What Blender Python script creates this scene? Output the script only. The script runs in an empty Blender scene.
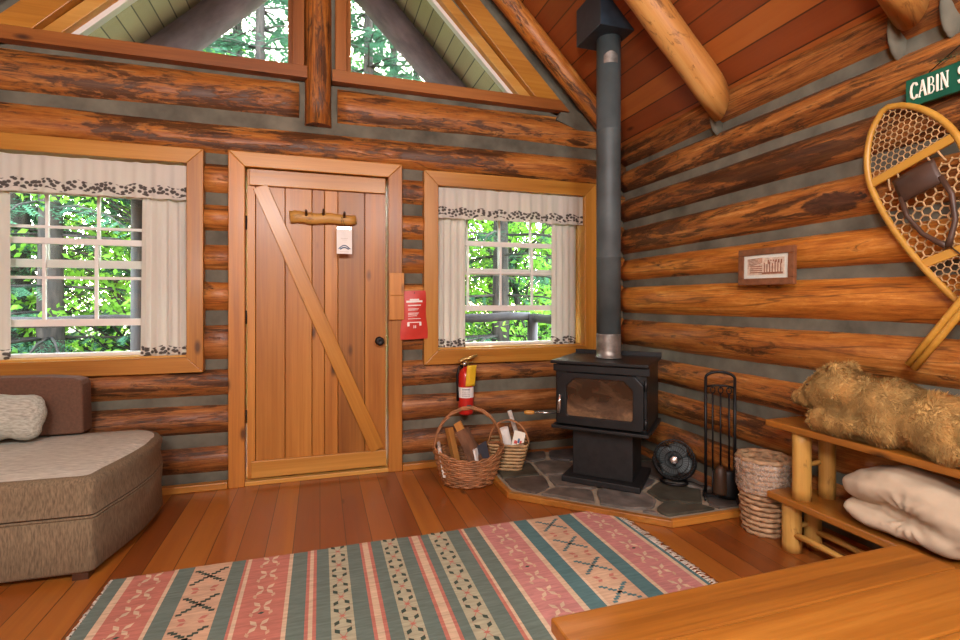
import bpy, bmesh, math, random
from mathutils import Vector, Matrix, noise
PI = math.pi
SC = bpy.context.scene
COL = SC.collection
R = random.Random(11)

# ------------------------------------------------------------------ mesh helper
def rot(ax, deg):
    return Matrix.Rotation(math.radians(deg), 4, ax)

class MB:
    def __init__(s):
        s.v = []; s.f = []; s.m = []; s.sm = []; s.uv = None
        s.M = Matrix.Identity(4)
    def add(s, p):
        s.v.append(tuple(s.M @ Vector(p))); return len(s.v) - 1
    def face(s, idx, mi=0, sm=False):
        s.f.append(tuple(idx)); s.m.append(mi); s.sm.append(sm)
    def poly(s, pts, mi=0, sm=False):
        s.face([s.add(p) for p in pts], mi, sm)
    def box(s, x0, x1, y0, y1, z0, z1, mi=0, M=None):
        old = s.M
        if M is not None: s.M = old @ M
        i = [s.add(p) for p in ((x0,y0,z0),(x1,y0,z0),(x1,y1,z0),(x0,y1,z0),(x0,y0,z1),(x1,y0,z1),(x1,y1,z1),(x0,y1,z1))]
        for q in ((3,2,1,0),(4,5,6,7),(0,1,5,4),(1,2,6,5),(2,3,7,6),(3,0,4,7)):
            s.face([i[k] for k in q], mi)
        s.M = old
    def prism(s, pts, axis, a, b, mi=0, sm=False):
        """2D polygon extruded along axis ('x','y','z') between a and b"""
        def P(p, t):
            if axis == 'x': return (t, p[0], p[1])
            if axis == 'y': return (p[0], t, p[1])
            return (p[0], p[1], t)
        n = len(pts)
        A = [s.add(P(p, a)) for p in pts]; B = [s.add(P(p, b)) for p in pts]
        s.face(A[::-1], mi); s.face(B, mi)
        for k in range(n):
            s.face((A[k], A[(k+1) % n], B[(k+1) % n], B[k]), mi, sm)
    def tube(s, pts, r, seg=10, mi=0, closed=False, caps=True, sy=1.0, sm=True):
        pts = [Vector(p) for p in pts]; n = len(pts)
        rr = r if hasattr(r, '__len__') else [r]*n
        rings = []; up = None
        for k in range(n):
            if closed: t = pts[(k+1) % n] - pts[k-1]
            else: t = pts[min(k+1, n-1)] - pts[max(k-1, 0)]
            t.normalize()
            if up is None:
                ref = Vector((0,0,1)) if abs(t.z) < .9 else Vector((1,0,0))
                up = (ref - t*ref.dot(t)).normalized()
            else:
                up = up - t*up.dot(t)
                up = up.normalized() if up.length > 1e-6 else t.orthogonal().normalized()
            sd = t.cross(up)
            rings.append([s.add(pts[k] + (sd*math.cos(2*PI*j/seg)*sy + up*math.sin(2*PI*j/seg))*rr[k]) for j in range(seg)])
        for k in range(n if closed else n-1):
            a, b = rings[k], rings[(k+1) % n]
            for j in range(seg):
                s.face((a[j], a[(j+1) % seg], b[(j+1) % seg], b[j]), mi, sm)
        if caps and not closed:
            s.face(rings[0][::-1], mi); s.face(rings[-1], mi)
    def lathe(s, prof, seg=24, mi=0, c=(0,0,0), sx=1, sy=1, caps=True, sm=True):
        rings = []
        for r, z in prof:
            rings.append([s.add((c[0]+r*sx*math.cos(2*PI*j/seg), c[1]+r*sy*math.sin(2*PI*j/seg), c[2]+z)) for j in range(seg)])
        for k in range(len(rings)-1):
            for j in range(seg):
                s.face((rings[k][j], rings[k][(j+1) % seg], rings[k+1][(j+1) % seg], rings[k+1][j]), mi, sm)
        if caps:
            s.face(rings[0][::-1], mi); s.face(rings[-1], mi)
    def ball(s, c, r, seg=16, n=10, mi=0, M=None):
        rx, ry, rz = r if hasattr(r, '__len__') else (r,)*3
        old = s.M
        s.M = old @ Matrix.Translation(c) @ (M or Matrix.Identity(4))
        s.lathe([(max(1e-4, math.sin(PI*k/n)), 0) for k in range(0)] or
                [(max(1e-3, math.sin(PI*k/n)), -math.cos(PI*k/n)) for k in range(n+1)], seg, mi)
        # scale the ring verts just added
        cnt = seg*(n+1)
        inv = s.M.inverted()
        for i in range(len(s.v)-cnt, len(s.v)):
            p = inv @ Vector(s.v[i]); s.v[i] = tuple(s.M @ Vector((p.x*rx, p.y*ry, p.z*rz)))
        s.M = old
    def grid(s, fn, nu, nv, mi=0, sm=True, uv=None):
        idx = [[s.add(fn(i/nu, j/nv)) for i in range(nu+1)] for j in range(nv+1)]
        for j in range(nv):
            for i in range(nu):
                s.face((idx[j][i], idx[j][i+1], idx[j+1][i+1], idx[j+1][i]), mi, sm)
    def build(s, name, mats, parent=None, bevel=0, sharp=None, uvf=None, solid=0, loc=None, rz=0, bseg=2):
        me = bpy.data.meshes.new(name)
        me.from_pydata(s.v, [], s.f)
        for m in (mats if isinstance(mats, (list, tuple)) else [mats]): me.materials.append(m)
        me.polygons.foreach_set('material_index', s.m)
        me.polygons.foreach_set('use_smooth', s.sm)
        if uvf:
            uvl = me.uv_layers.new(name='UVMap')
            for lp in me.loops:
                uvl.data[lp.index].uv = uvf(me.vertices[lp.vertex_index].co)
        me.update()
        if sharp: me.set_sharp_from_angle(angle=math.radians(sharp))
        o = bpy.data.objects.new(name, me); COL.objects.link(o)
        if parent: o.parent = parent
        if loc: o.location = loc
        if rz: o.rotation_euler.z = math.radians(rz)
        if solid:
            md = o.modifiers.new('s', 'SOLIDIFY'); md.thickness = solid; md.offset = 0
        if bevel:
            md = o.modifiers.new('b', 'BEVEL'); md.width = bevel; md.segments = bseg; md.limit_method = 'ANGLE'
            md.angle_limit = math.radians(40)
        return o

def tag(o, label=None, cat=None, group=None, kind=None):
    if label: o['label'] = label
    if cat: o['category'] = cat
    if group: o['group'] = group
    if kind: o['kind'] = kind
    return o
def empty(name, loc=(0,0,0), rz=0, label=None, cat=None, group=None, kind=None):
    o = bpy.data.objects.new(name, None); o.empty_display_size = .1
    COL.objects.link(o); o.location = loc; o.rotation_euler = (0, 0, math.radians(rz))
    return tag(o, label, cat, group, kind)
def copy_tree(o, parent=None):
    c = o.copy(); COL.objects.link(c)
    if parent: c.parent = parent
    for ch in [x for x in bpy.data.objects if x.parent == o]: copy_tree(ch, c)
    return c

# ------------------------------------------------------------------ materials
def new_mat(name):
    m = bpy.data.materials.new(name); m.use_nodes = True
    nt = m.node_tree; b = nt.nodes['Principled BSDF']
    return m, nt, b
class NT:
    def __init__(s, nt): s.nt = nt
    def n(s, t, **kw):
        x = s.nt.nodes.new(t)
        for k, v in kw.items(): setattr(x, k, v)
        return x
    def l(s, a, b): s.nt.links.new(a, b)
    def ramp(s, fac, stops, interp='LINEAR'):
        r = s.n('ShaderNodeValToRGB'); r.color_ramp.interpolation = interp
        e = r.color_ramp.elements
        while len(e) < len(stops): e.new(.5)
        for el, (p, c) in zip(e, stops):
            el.position = p; el.color = (c[0], c[1], c[2], 1) if hasattr(c, '__len__') else (c, c, c, 1)
        s.l(fac, r.inputs[0]); return r.outputs[0]
    def mapping(s, vec, scale, rotz=0):
        m = s.n('ShaderNodeMapping'); m.inputs['Scale'].default_value = scale
        m.inputs['Rotation'].default_value = (0, 0, rotz)
        s.l(vec, m.inputs['Vector']); return m.outputs[0]
    def noise(s, vec, scale, detail=4, rough=.55, dist=0):
        x = s.n('ShaderNodeTexNoise'); x.inputs['Scale'].default_value = scale
        x.inputs['Detail'].default_value = detail; x.inputs['Roughness'].default_value = rough
        x.inputs['Distortion'].default_value = dist
        if vec: s.l(vec, x.inputs['Vector'])
        return x.outputs['Fac']
    def math(s, op, a, b=None, c=None):
        x = s.n('ShaderNodeMath', operation=op)
        for k, v in enumerate((a, b, c)):
            if v is None: continue
            if isinstance(v, (int, float)): x.inputs[k].default_value = v
            else: s.l(v, x.inputs[k])
        return x.outputs[0]
    def mix(s, fac, a, b, mode='MIX'):
        x = s.n('ShaderNodeMix', data_type='RGBA', blend_type=mode)
        for k, v in ((0, fac), (6, a), (7, b)):
            if isinstance(v, (int, float)): x.inputs[k].default_value = v
            elif hasattr(v, '__len__') : x.inputs[k].default_value = (v[0], v[1], v[2], 1)
            else: s.l(v, x.inputs[k])
        return x.outputs[2]
    def bump(s, h, strength, dist, bsdf):
        x = s.n('ShaderNodeBump'); x.inputs['Strength'].default_value = strength
        x.inputs['Distance'].default_value = dist
        s.l(h, x.inputs['Height']); s.l(x.outputs[0], bsdf.inputs['Normal'])
    def objvec(s, rnd=True):
        tc = s.n('ShaderNodeTexCoord'); v = tc.outputs['Object']
        if not rnd: return v
        oi = s.n('ShaderNodeObjectInfo')
        mu = s.n('ShaderNodeVectorMath', operation='SCALE'); mu.inputs[0].default_value = (37, 53, 71)
        s.l(oi.outputs['Random'], mu.inputs['Scale'])
        ad = s.n('ShaderNodeVectorMath', operation='ADD')
        s.l(v, ad.inputs[0]); s.l(mu.outputs[0], ad.inputs[1])
        return ad.outputs[0]

def plain(name, col, rough=.5, metal=0, var=.15, scale=12, bump=0, bd=.003, stretch=(1,1,1), spec=.5, coat=0):
    m, nt, b = new_mat(name); N = NT(nt)
    v = N.mapping(N.objvec(), stretch)
    f = N.noise(v, scale, 5)
    c0 = [max(0, x*(1-var*1.6)) for x in col]; c1 = [min(1, x*(1+var*1.6)) for x in col]
    N.l(N.ramp(f, [(.25, c0), (.75, c1)]), b.inputs['Base Color'])
    b.inputs['Roughness'].default_value = rough; b.inputs['Metallic'].default_value = metal
    b.inputs['Specular IOR Level'].default_value = spec
    b.inputs['Coat Weight'].default_value = coat
    if bump: N.bump(f, bump, bd, b)
    return m

KW = .68
def wk(c): return [c[0]*.74, c[1]*.69, c[2]*.48]
def wood(name, cd, cm, cl, axis='X', rough=.42, across=9., knots=True, bump=.15, rnd=True, tone=.16, coat=0, flecks=0):
    cd, cm, cl = wk(cd), wk(cm), wk(cl)
    m, nt, b = new_mat(name); N = NT(nt)
    v = N.objvec(rnd)
    def sc(al, ac):
        return {'X': (al, ac, ac), 'Y': (ac, al, ac), 'Z': (ac, ac, al)}[axis]
    n1 = N.noise(N.mapping(v, sc(.35, across*.45)), 1., 3, .5, .6)
    n2 = N.noise(N.mapping(v, sc(1.3, across*5)), 1., 5, .65, .3)
    f = N.math('ADD', N.math('MULTIPLY', n1, .62), N.math('MULTIPLY', n2, .38))
    col = N.ramp(f, [(.34, cd), (.5, cm), (.66, cl)])
    if knots:
        vo = N.n('ShaderNodeTexVoronoi'); vo.inputs['Scale'].default_value = 1
        N.l(N.mapping(v, sc(2.2, 5.5)), vo.inputs['Vector'])
        k = N.ramp(vo.outputs['Distance'], [(.05, 1), (.13, 0)])
        col = N.mix(k, col, [x*.35 for x in cd])
    if flecks:
        fl = N.noise(N.mapping(v, sc(5, 16)), 1.4, 6, .7, .8)
        col = N.mix(N.math('MULTIPLY', N.ramp(fl, [(.56, 0), (.66, 1)]), flecks), col, [x*.30 for x in cd])
    oi = N.n('ShaderNodeObjectInfo')
    hs = N.n('ShaderNodeHueSaturation')
    N.l(N.math('MULTIPLY_ADD', oi.outputs['Random'], tone*2, 1-tone), hs.inputs['Value'])
    N.l(col, hs.inputs['Color']); N.l(hs.outputs[0], b.inputs['Base Color'])
    N.l(N.math('MULTIPLY_ADD', n2, .25, rough-.12), b.inputs['Roughness'])
    b.inputs['Coat Weight'].default_value = coat; b.inputs['Coat Roughness'].default_value = .2
    N.bump(n2, bump, .002, b)
    return m

def log_mat(name):
    m, nt, b = new_mat(name); N = NT(nt)
    v = N.objvec()
    at = N.n('ShaderNodeAttribute', attribute_type='OBJECT', attribute_name='tint').outputs['Fac']
    bk = N.n('ShaderNodeAttribute', attribute_type='OBJECT', attribute_name='bark').outputs['Fac']
    n1 = N.noise(N.mapping(v, (.55, 4.5, 4.5)), 1.3, 4, .6, .8)
    n2 = N.noise(N.mapping(v, (3.2, 62, 62)), 1., 8, .8, .5)
    n3 = N.noise(N.mapping(v, (4, 14, 14)), 1.6, 6, .75, 1.)
    f = N.math('ADD', N.math('ADD', N.math('MULTIPLY', n1, .32), N.math('MULTIPLY', n2, .46)), N.math('MULTIPLY', n3, .22))
    bright = N.ramp(f, [(.36, (.16, .042, .008)), (.46, (.44, .140, .020)), (.54, (.66, .255, .040)), (.64, (.92, .50, .14))])
    dark = N.ramp(f, [(.36, (.045, .015, .006)), (.45, (.165, .055, .018)), (.54, (.36, .138, .040)), (.65, (.66, .34, .13))])
    col = N.mix(1., N.mix(at, dark, bright), (.86, .84, .82), 'MULTIPLY')
    # bark patches left on the peeled logs
    p = N.noise(N.mapping(v, (.75, 5., 5.)), 1.25, 8, .66, 1.2)
    th = N.math('ADD', N.math('MULTIPLY', N.math('SUBTRACT', p, .5), 1.0), N.math('MULTIPLY', N.math('SUBTRACT', n3, .5), .55))
    th = N.math('ADD', th, N.math('MULTIPLY', N.math('SUBTRACT', bk, .5), .42))
    k = N.ramp(th, [(.01, 0), (.09, 1)])
    col = N.mix(N.math('MULTIPLY', k, .88), col, N.ramp(n2, [(.3, (.014, .006, .003)), (.7, (.085, .034, .014))]))
    sca = N.n('ShaderNodeAttribute', attribute_type='OBJECT', attribute_name='scar').outputs['Fac']
    tc2 = N.n('ShaderNodeTexCoord'); sx = N.n('ShaderNodeSeparateXYZ'); N.l(tc2.outputs['Object'], sx.inputs[0])
    dx = N.math('DIVIDE', N.math('SUBTRACT', sx.outputs[0], sca), .17); dz = N.math('DIVIDE', N.math('ADD', sx.outputs[2], .025), .062)
    dd = N.math('ADD', N.math('SQRT', N.math('ADD', N.math('MULTIPLY', dx, dx), N.math('MULTIPLY', dz, dz))), N.math('MULTIPLY', N.math('SUBTRACT', n3, .5), 1.4))
    col = N.mix(N.math('MULTIPLY', N.ramp(dd, [(.78, 1), (.95, 0)]), .93), col, N.ramp(n3, [(.35, (.010, .005, .003)), (.7, (.10, .038, .020))]))
    # drying cracks along the grain
    ck = N.noise(N.mapping(v, (.5, 11, 11)), 1., 3, .5, .5)
    kk = N.ramp(N.math('ABSOLUTE', N.math('SUBTRACT', ck, .5)), [(.004, 1), (.014, 0)])
    col = N.mix(N.math('MULTIPLY', kk, .55), col, (.03, .012, .006))
    N.l(col, b.inputs['Base Color'])
    N.l(N.math('MULTIPLY_ADD', n3, .3, .30), b.inputs['Roughness'])
    b.inputs['Specular IOR Level'].default_value = .45
    hgt = N.math('ADD', N.math('MULTIPLY', n2, .35), N.math('MULTIPLY', k, -.6))
    N.bump(hgt, .5, .006, b)
    return m

def plank_mat(name, stops, length, width, uv=True, rough=.35, gap=.004, swap=True, grain=.35, bump=.2, coat=0., gapcol=(.03,.012,.006)):
    m, nt, b = new_mat(name); N = NT(nt)
    tc = N.n('ShaderNodeTexCoord'); v = tc.outputs['UV' if uv else 'Object']
    if swap:
        sx = N.n('ShaderNodeSeparateXYZ'); N.l(v, sx.inputs[0])
        cx = N.n('ShaderNodeCombineXYZ'); N.l(sx.outputs[1], cx.inputs[0]); N.l(sx.outputs[0], cx.inputs[1])
        v = cx.outputs[0]
    def brick(c1, c2, mort):
        br = N.n('ShaderNodeTexBrick'); br.offset = .37; br.offset_frequency = 2; br.squash = 1
        br.inputs['Scale'].default_value = 1
        br.inputs['Brick Width'].default_value = length; br.inputs['Row Height'].default_value = width
        br.inputs['Mortar Size'].default_value = gap; br.inputs['Mortar Smooth'].default_value = .3
        br.inputs['Bias'].default_value = 0
        br.inputs['Color1'].default_value = c1; br.inputs['Color2'].default_value = c2; br.inputs['Mortar'].default_value = mort
        N.l(v, br.inputs['Vector']); return br
    br = brick((0,0,0,1), (1,1,1,1), (.5,.5,.5,1))
    id_ = br.outputs['Color']
    # shift the grain per board
    sh = N.n('ShaderNodeVectorMath', operation='MULTIPLY_ADD')
    sh.inputs[1].default_value = (31, 17, 5); N.l(id_, sh.inputs[0]); N.l(v, sh.inputs[2])
    g1 = N.noise(N.mapping(sh.outputs[0], (.5, 9, 9)), 1., 4, .6, .9)
    g2 = N.noise(N.mapping(sh.outputs[0], (1.6, 60, 60)), 1., 5, .65, .2)
    fac = N.math('ADD', N.math('MULTIPLY', id_, 1-grain), N.math('MULTIPLY', N.math('ADD', N.math('MULTIPLY', g1, 1.2), N.math('MULTIPLY', g2, .4)), grain/1.6*1.0))
    col = N.ramp(fac, [(p, wk(c)) for p, c in stops])
    vo = N.n('ShaderNodeTexVoronoi'); vo.inputs['Scale'].default_value = 1
    N.l(N.mapping(sh.outputs[0], (1.6, 4.5, 4)), vo.inputs['Vector'])
    col = N.mix(N.ramp(vo.outputs['Distance'], [(.03, .8), (.09, 0)]), col, (.05, .016, .006))
    col = N.mix(N.math('MULTIPLY', br.outputs['Fac'], .85), col, gapcol)
    N.l(col, b.inputs['Base Color'])
    N.l(N.math('MULTIPLY_ADD', g1, .22, rough-.1), b.inputs['Roughness'])
    b.inputs['Coat Weight'].default_value = coat; b.inputs['Coat Roughness'].default_value = .18
    N.bump(N.math('SUBTRACT', N.math('MULTIPLY', g2, .3), br.outputs['Fac']), bump, .003, b)
    return m

def glass_mat(name, tint=(.97,.99,.98), spec=.5):
    m = bpy.data.materials.new(name); m.use_nodes = True; nt = m.node_tree; nt.nodes.clear(); N = NT(nt)
    o = N.n('ShaderNodeOutputMaterial'); t = N.n('ShaderNodeBsdfTransparent'); g = N.n('ShaderNodeBsdfGlossy')
    t.inputs[0].default_value = (*tint, 1); g.inputs['Roughness'].default_value = .02
    fr = N.n('ShaderNodeFresnel'); fr.inputs[0].default_value = 1.45
    ge = N.n('ShaderNodeNewGeometry'); front = N.math('SUBTRACT', 1., ge.outputs['Backfacing'])
    mx = N.n('ShaderNodeMixShader'); N.l(N.math('MULTIPLY', N.math('MULTIPLY', fr.outputs[0], spec*2), front), mx.inputs[0])
    N.l(t.outputs[0], mx.inputs[1]); N.l(g.outputs[0], mx.inputs[2]); N.l(mx.outputs[0], o.inputs[0])
    return m

def translucent_mat(name, col, tr=.45, rough=.8, var=.2, scale=3., pattern=None):
    m = bpy.data.materials.new(name); m.use_nodes = True; nt = m.node_tree; nt.nodes.clear(); N = NT(nt)
    o = N.n('ShaderNodeOutputMaterial'); d = N.n('ShaderNodeBsdfDiffuse'); t = N.n('ShaderNodeBsdfTranslucent')
    mx = N.n('ShaderNodeMixShader'); mx.inputs[0].default_value = tr
    if pattern == 'hem':
        tc = N.n('ShaderNodeTexCoord'); sp = N.n('ShaderNodeSeparateXYZ'); N.l(tc.outputs['UV'], sp.inputs[0])
        vo = N.n('ShaderNodeTexVoronoi', voronoi_dimensions='2D'); vo.inputs['Scale'].default_value = 1
        N.l(N.mapping(tc.outputs['UV'], (40, 46, 1)), vo.inputs['Vector'])
        leaf = N.ramp(vo.outputs['Distance'], [(.36, 1), (.50, 0)])
        wob = N.math('MULTIPLY', N.math('SINE', N.math('MULTIPLY', sp.outputs[0], 42)), .010)
        vv = N.math('ADD', sp.outputs[1], wob)
        band = N.math('MULTIPLY', N.math('GREATER_THAN', vv, .020), N.math('LESS_THAN', vv, .078))
        k = N.math('MULTIPLY', N.math('MULTIPLY', leaf, band), .88)
        vein = N.noise(N.mapping(tc.outputs['UV'], (40, 3, 1)), 1, 3)
        base = N.mix(vein, [x*.94 for x in col], col)
        c = N.mix(k, base, (.045, .035, .03))
        N.l(c, d.inputs[0]); N.l(c, t.inputs[0])
    else:
        f = N.noise(N.objvec(), scale, 3)
        c = N.ramp(f, [(.3, [x*(1-var*1.7) for x in col]), (.7, [min(1, x*(1+var*1.7)) for x in col])])
        N.l(c, d.inputs[0]); N.l(c, t.inputs[0])
    N.l(d.outputs[0], mx.inputs[1]); N.l(t.outputs[0], mx.inputs[2]); N.l(mx.outputs[0], o.inputs[0])
    return m

M = {}
M['log'] = log_mat('peeled_log')
PD, PM, PL = (.38, .145, .022), (.58, .260, .045), (.72, .37, .085)
for ax in 'XYZ':
    M['pine'+ax] = wood('pine_board_'+ax, PD, PM, PL, ax, .38, tone=.10, coat=.15)
    M['door'+ax] = wood('door_board_'+ax, (.31, .110, .022), (.50, .205, .042), (.66, .31, .080), ax, .42, tone=.24, coat=.1)
    M['cedar'+ax] = wood('cedar_trim_'+ax, (.20, .060, .014), (.34, .115, .025), (.48, .185, .045), ax, .45, tone=.1)
    M['pale'+ax] = wood('pale_pine_'+ax, (.55, .26, .055), (.70, .37, .10), (.80, .49, .17), ax, .45, tone=.06, knots=False)
    M['peel'+ax] = wood('peeled_pole_'+ax, (.46, .22, .06), (.68, .39, .12), (.82, .54, .21), ax, .5, across=9, tone=.08, flecks=.6)
    M['bench'+ax] = wood('bench_plank_'+ax, (.22, .075, .014), (.42, .165, .030), (.60, .27, .06), ax, .35, tone=.08, coat=.2)
M['rafter'] = wood('rafter_pole', (.42, .16, .05), (.66, .32, .11), (.84, .50, .22), 'X', .5, across=8, tone=.05, flecks=.75)
M['chink'] = plain('chinking', (.122, .115, .086), .92, var=.30, scale=5, bump=.35, bd=.01)
M['floor'] = plank_mat('floor_boards', [(.12, (.17, .045, .013)), (.34, (.30, .085, .021)), (.60, (.41, .130, .030)), (.86, (.60, .25, .05))],
                       6.5, .125, uv=False, rough=.33, grain=.55, gap=.0022, coat=.35)
M['ceil'] = plank_mat('ceiling_boards', [(.15, (.24, .058, .022)), (.42, (.38, .100, .034)), (.62, (.50, .160, .045)), (.85, (.62, .24, .065))],
                      9.0, .145, uv=True, rough=.45, grain=.5, gap=.005, swap=False)
M['soffit'] = plank_mat('soffit_boards', [(.15, (.43, .365, .285)), (.5, (.53, .455, .365)), (.85, (.63, .555, .455))],
                        4., .14, uv=True, rough=.6, grain=.4, gap=.006, swap=False, gapcol=(.03,.03,.02))
M['white'] = plain('white_vinyl', (.74, .72, .69), .35, var=.03)
M['glass'] = glass_mat('window_glass')
M['iron'] = plain('black_iron', (.012, .012, .013), .45, .6, var=.2)
M['stove'] = plain('stove_plate', (.020, .022, .024), .42, .55, var=.2, scale=8)
M['stovedark'] = plain('stove_cast', (.014, .014, .015), .55, .3, var=.25, scale=25, bump=.2, bd=.001)
M['pipe'] = plain('pipe_enamel', (.070, .088, .092), .55, .1, var=.25, scale=4)
M['pipebox'] = plain('pipe_box_enamel', (.022, .036, .052), .45, .1, var=.2)
M['scorch'] = plain('bare_pipe', (.26, .245, .225), .45, .7, var=.4, scale=14)
M['steel'] = plain('steel', (.62, .62, .62), .25, .95, var=.08)
M['brass'] = plain('brass', (.55, .40, .16), .3, .9, var=.08)
M['red'] = plain('red_paint', (.50, .020, .014), .3, var=.06, coat=.4)
M['redbag'] = plain('red_vinyl', (.52, .035, .022), .45, var=.08)
M['paper'] = plain('white_paper', (.82, .80, .76), .7, var=.05)
M['news'] = plain('newsprint', (.56, .52, .47), .8, var=.25, scale=40, stretch=(1, 4, 1))
M['ink'] = plain('ink', (.07, .08, .11), .6, var=.1)
M['blueink'] = plain('blue_ink', (.035, .09, .20), .6, var=.1)
M['sepia'] = plain('sepia_ink', (.33, .12, .07), .7, var=.3, scale=60)
M['sepia2'] = plain('sepia_wash', (.74, .56, .46), .7, var=.2, scale=60)
M['yellow'] = plain('yellow_tag', (.72, .45, .02), .5, var=.08)
M['bluered'] = plain('red_print', (.55, .05, .04), .6, var=.1)
M['green'] = plain('sign_green', (.005, .085, .050), .4, var=.12)
M['cream'] = plain('sign_lettering', (.72, .70, .60), .5, var=.05)
M['tweed'] = plain('sofa_tweed', (.165, .123, .073), .95, var=.30, scale=170, bump=.5, bd=.002, stretch=(1, 1, .16))
M['tweedlit'] = plain('sofa_tweed_lit', (.48, .47, .40), .95, var=.24, scale=150, bump=.5, bd=.002, stretch=(.14, 1, 1))  # same tweed, with window light on the top painted into the colour
M['backfab'] = plain('sofa_back_fabric', (.115, .054, .030), .8, var=.15, scale=70, bump=.3, bd=.002)
M['leather'] = plain('brown_leather', (.065, .032, .020), .5, var=.25)
M['frame'] = plain('picture_frame_wood', (.20, .078, .034), .4, var=.2, scale=30)
M['ash'] = wood('bent_ash', (.52, .25, .045), (.66, .36, .075), (.76, .46, .12), 'Y', .4, knots=False)
M['sage'] = plain('cushion_fabric', (.38, .38, .32), .95, var=.26, scale=120, bump=.5, bd=.003, stretch=(.2, 1, 1))
M['darkwood'] = wood('dark_foot', (.03, .012, .006), (.06, .02, .01), (.09, .035, .015), 'Z', .4, knots=False)
M['wicker'] = plain('wicker', (.32, .14, .055), .55, var=.35, scale=20, bump=.3, bd=.002)
M['wickerpale'] = plain('pale_wicker', (.40, .25, .115), .6, var=.3, scale=20)
M['rushes'] = plain('seagrass', (.38, .235, .125), .65, var=.35, scale=25, bump=.3, bd=.002)
M['split'] = wood('split_log', (.46, .18, .05), (.66, .32, .10), (.78, .47, .19), 'X', .7, knots=False)
M['bark'] = plain('bark', (.14, .065, .032), .9, var=.45, scale=18, bump=.8, bd=.01, stretch=(.3, 1, 1))
M['fur'] = plain('plush_fur', (.50, .315, .105), .85, var=.36, scale=9, stretch=(1, 1, 1))
M['furdark'] = plain('plush_dark', (.05, .025, .012), .5, var=.1)
M['blanket'] = plain('fleece_blanket', (.47, .375, .265), .95, var=.10, scale=6, bump=.25, bd=.006)
M['stones'] = [plain('slate_%d' % i, c, .38, var=.38, scale=11, bump=.4, bd=.006) for i, c in enumerate(
    [(.090, .082, .082), (.065, .062, .046), (.125, .105, .088), (.085, .070, .060), (.15, .135, .12)])]
M['mortar'] = plain('mortar', (.30, .245, .175), .9, var=.2, scale=14, bump=.4, bd=.006)
M['curtain'] = translucent_mat('curtain_cloth', (.80, .77, .71), .40, pattern='hem')
M['leafA'] = translucent_mat('maple_leaf', (.26, .50, .06), .55, var=.38, scale=1.1)
M['leafB'] = translucent_mat('forest_leaf', (.10, .25, .05), .5, var=.4, scale=1.1)
M['needle'] = translucent_mat('fir_needle', (.085, .19, .105), .4, var=.35, scale=1.1)
M['post'] = plain('dark_post', (.040, .028, .022), .7, var=.3, scale=8, stretch=(1, 1, .4), bump=.3)
M['trunk'] = plain('tree_bark', (.042, .029, .021), .95, var=.5, scale=14, bump=.8, bd=.02, stretch=(1, 1, .25))
M['darklog'] = plain('weathered_log', (.165, .115, .125), .7, var=.35, scale=8, stretch=(.4, 1, 1), bump=.3)
M['deck'] = plain('weathered_deck', (.20, .17, .14), .8, var=.25, scale=6)
M['ground'] = plain('forest_floor', (.13, .12, .06), 1., var=.5, scale=3)
M['fernleaf'] = translucent_mat('fern', (.22, .42, .08), .5, var=.35, scale=1.5)
def film_mat(name):
    m, nt, b = new_mat(name); N = NT(nt)
    b.inputs['Base Color'].default_value = (.62, .50, .40, 1); b.inputs['Roughness'].default_value = .22
    v = N.objvec(False); f = N.noise(v, 42, 4, .6, 1.5)
    N.l(N.ramp(f, [(.38, .12), (.62, .62)]), b.inputs['Alpha']); N.bump(f, .8, .006, b)
    return m
M['plastic'] = film_mat('clear_bag')
RUG = {'g': (.140, .195, .165), 'c': (.66, .50, .34), 'p': (.52, .190, .140), 'b': (.60, .40, .26), 'l': (.45, .44, .30),
       'd': (.045, .075, .055), 't': (.085, .19, .20), 'k': (.55, .235, .215)}
for k, c in RUG.items():
    M['rug_'+k] = plain('rug_'+k, [x*.86 for x in c], .95, var=.16, scale=70, bump=.4, bd=.002, stretch=(.2, 1.4, 1))

# ------------------------------------------------------------------ room constants
WY, WX = 3.57, 2.355        # log faces of back / right wall
CH_Y, CH_X = 3.618, 2.412    # chinking faces
RIDGE = 4.87                # ceiling boards: |x| + z
BACK_ROWS = [2.73, 2.40, 2.13, 1.866, 1.62, 1.375, 1.10, .80, .56, .31, .06, -.14]
SIDE_ROWS = [2.545, 2.30, 2.08, 1.84, 1.57, 1.35, 1.08, .81, .57, .34, .10, -.14]

def make_log(parent, p0, p1, zc, face, rz, ry, inward, tint, bark, seed):
    """horizontal log from p0 to p1 (2D); 'face' = its front distance; inward = 2D unit vector into the room"""
    p0, p1 = Vector(p0), Vector(p1); L = (p1-p0).length; d = (p1-p0)/L
    rz_deg = math.degrees(math.atan2(d.y, d.x))
    mb = MB(); n = max(2, int(L/.10)); seg = 22
    for_r = random.Random(seed)
    ph = for_r.random()*100
    idx = []
    for i in range(n+1):
        x = -L/2 + L*i/n
        wob = noise.noise((x*.55+ph, 3.3, 1.1))*.016
        wz = noise.noise((x*.4+ph, 8.3, 4.1))*.014
        row = []
        for j in range(seg):
            a = 2*PI*j/seg
            k = 1 + .085*noise.noise((x*.8+ph, math.cos(a)*1.2, math.sin(a)*1.2)) + .02*noise.noise((x*5+ph, math.cos(a)*4, math.sin(a)*4))
            row.append(mb.add((x, math.cos(a)*ry*k + wob, math.sin(a)*rz*k + wz)))
        idx.append(row)
    for i in range(n):
        for j in range(seg):
            mb.face((idx[i][j], idx[i+1][j], idx[i+1][(j+1) % seg], idx[i][(j+1) % seg]), 0, True)
    mb.face(idx[0], 0); mb.face(idx[-1][::-1], 0)
    o = mb.build('log', M['log'], parent)
    mid = (p0+p1)/2 - Vector(inward)*ry
    o.location = (mid.x, mid.y, zc); o.rotation_euler.z = math.radians(rz_deg)
    o['tint'] = float(tint); o['bark'] = float(bark); o['scar'] = 99.
    return o

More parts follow.
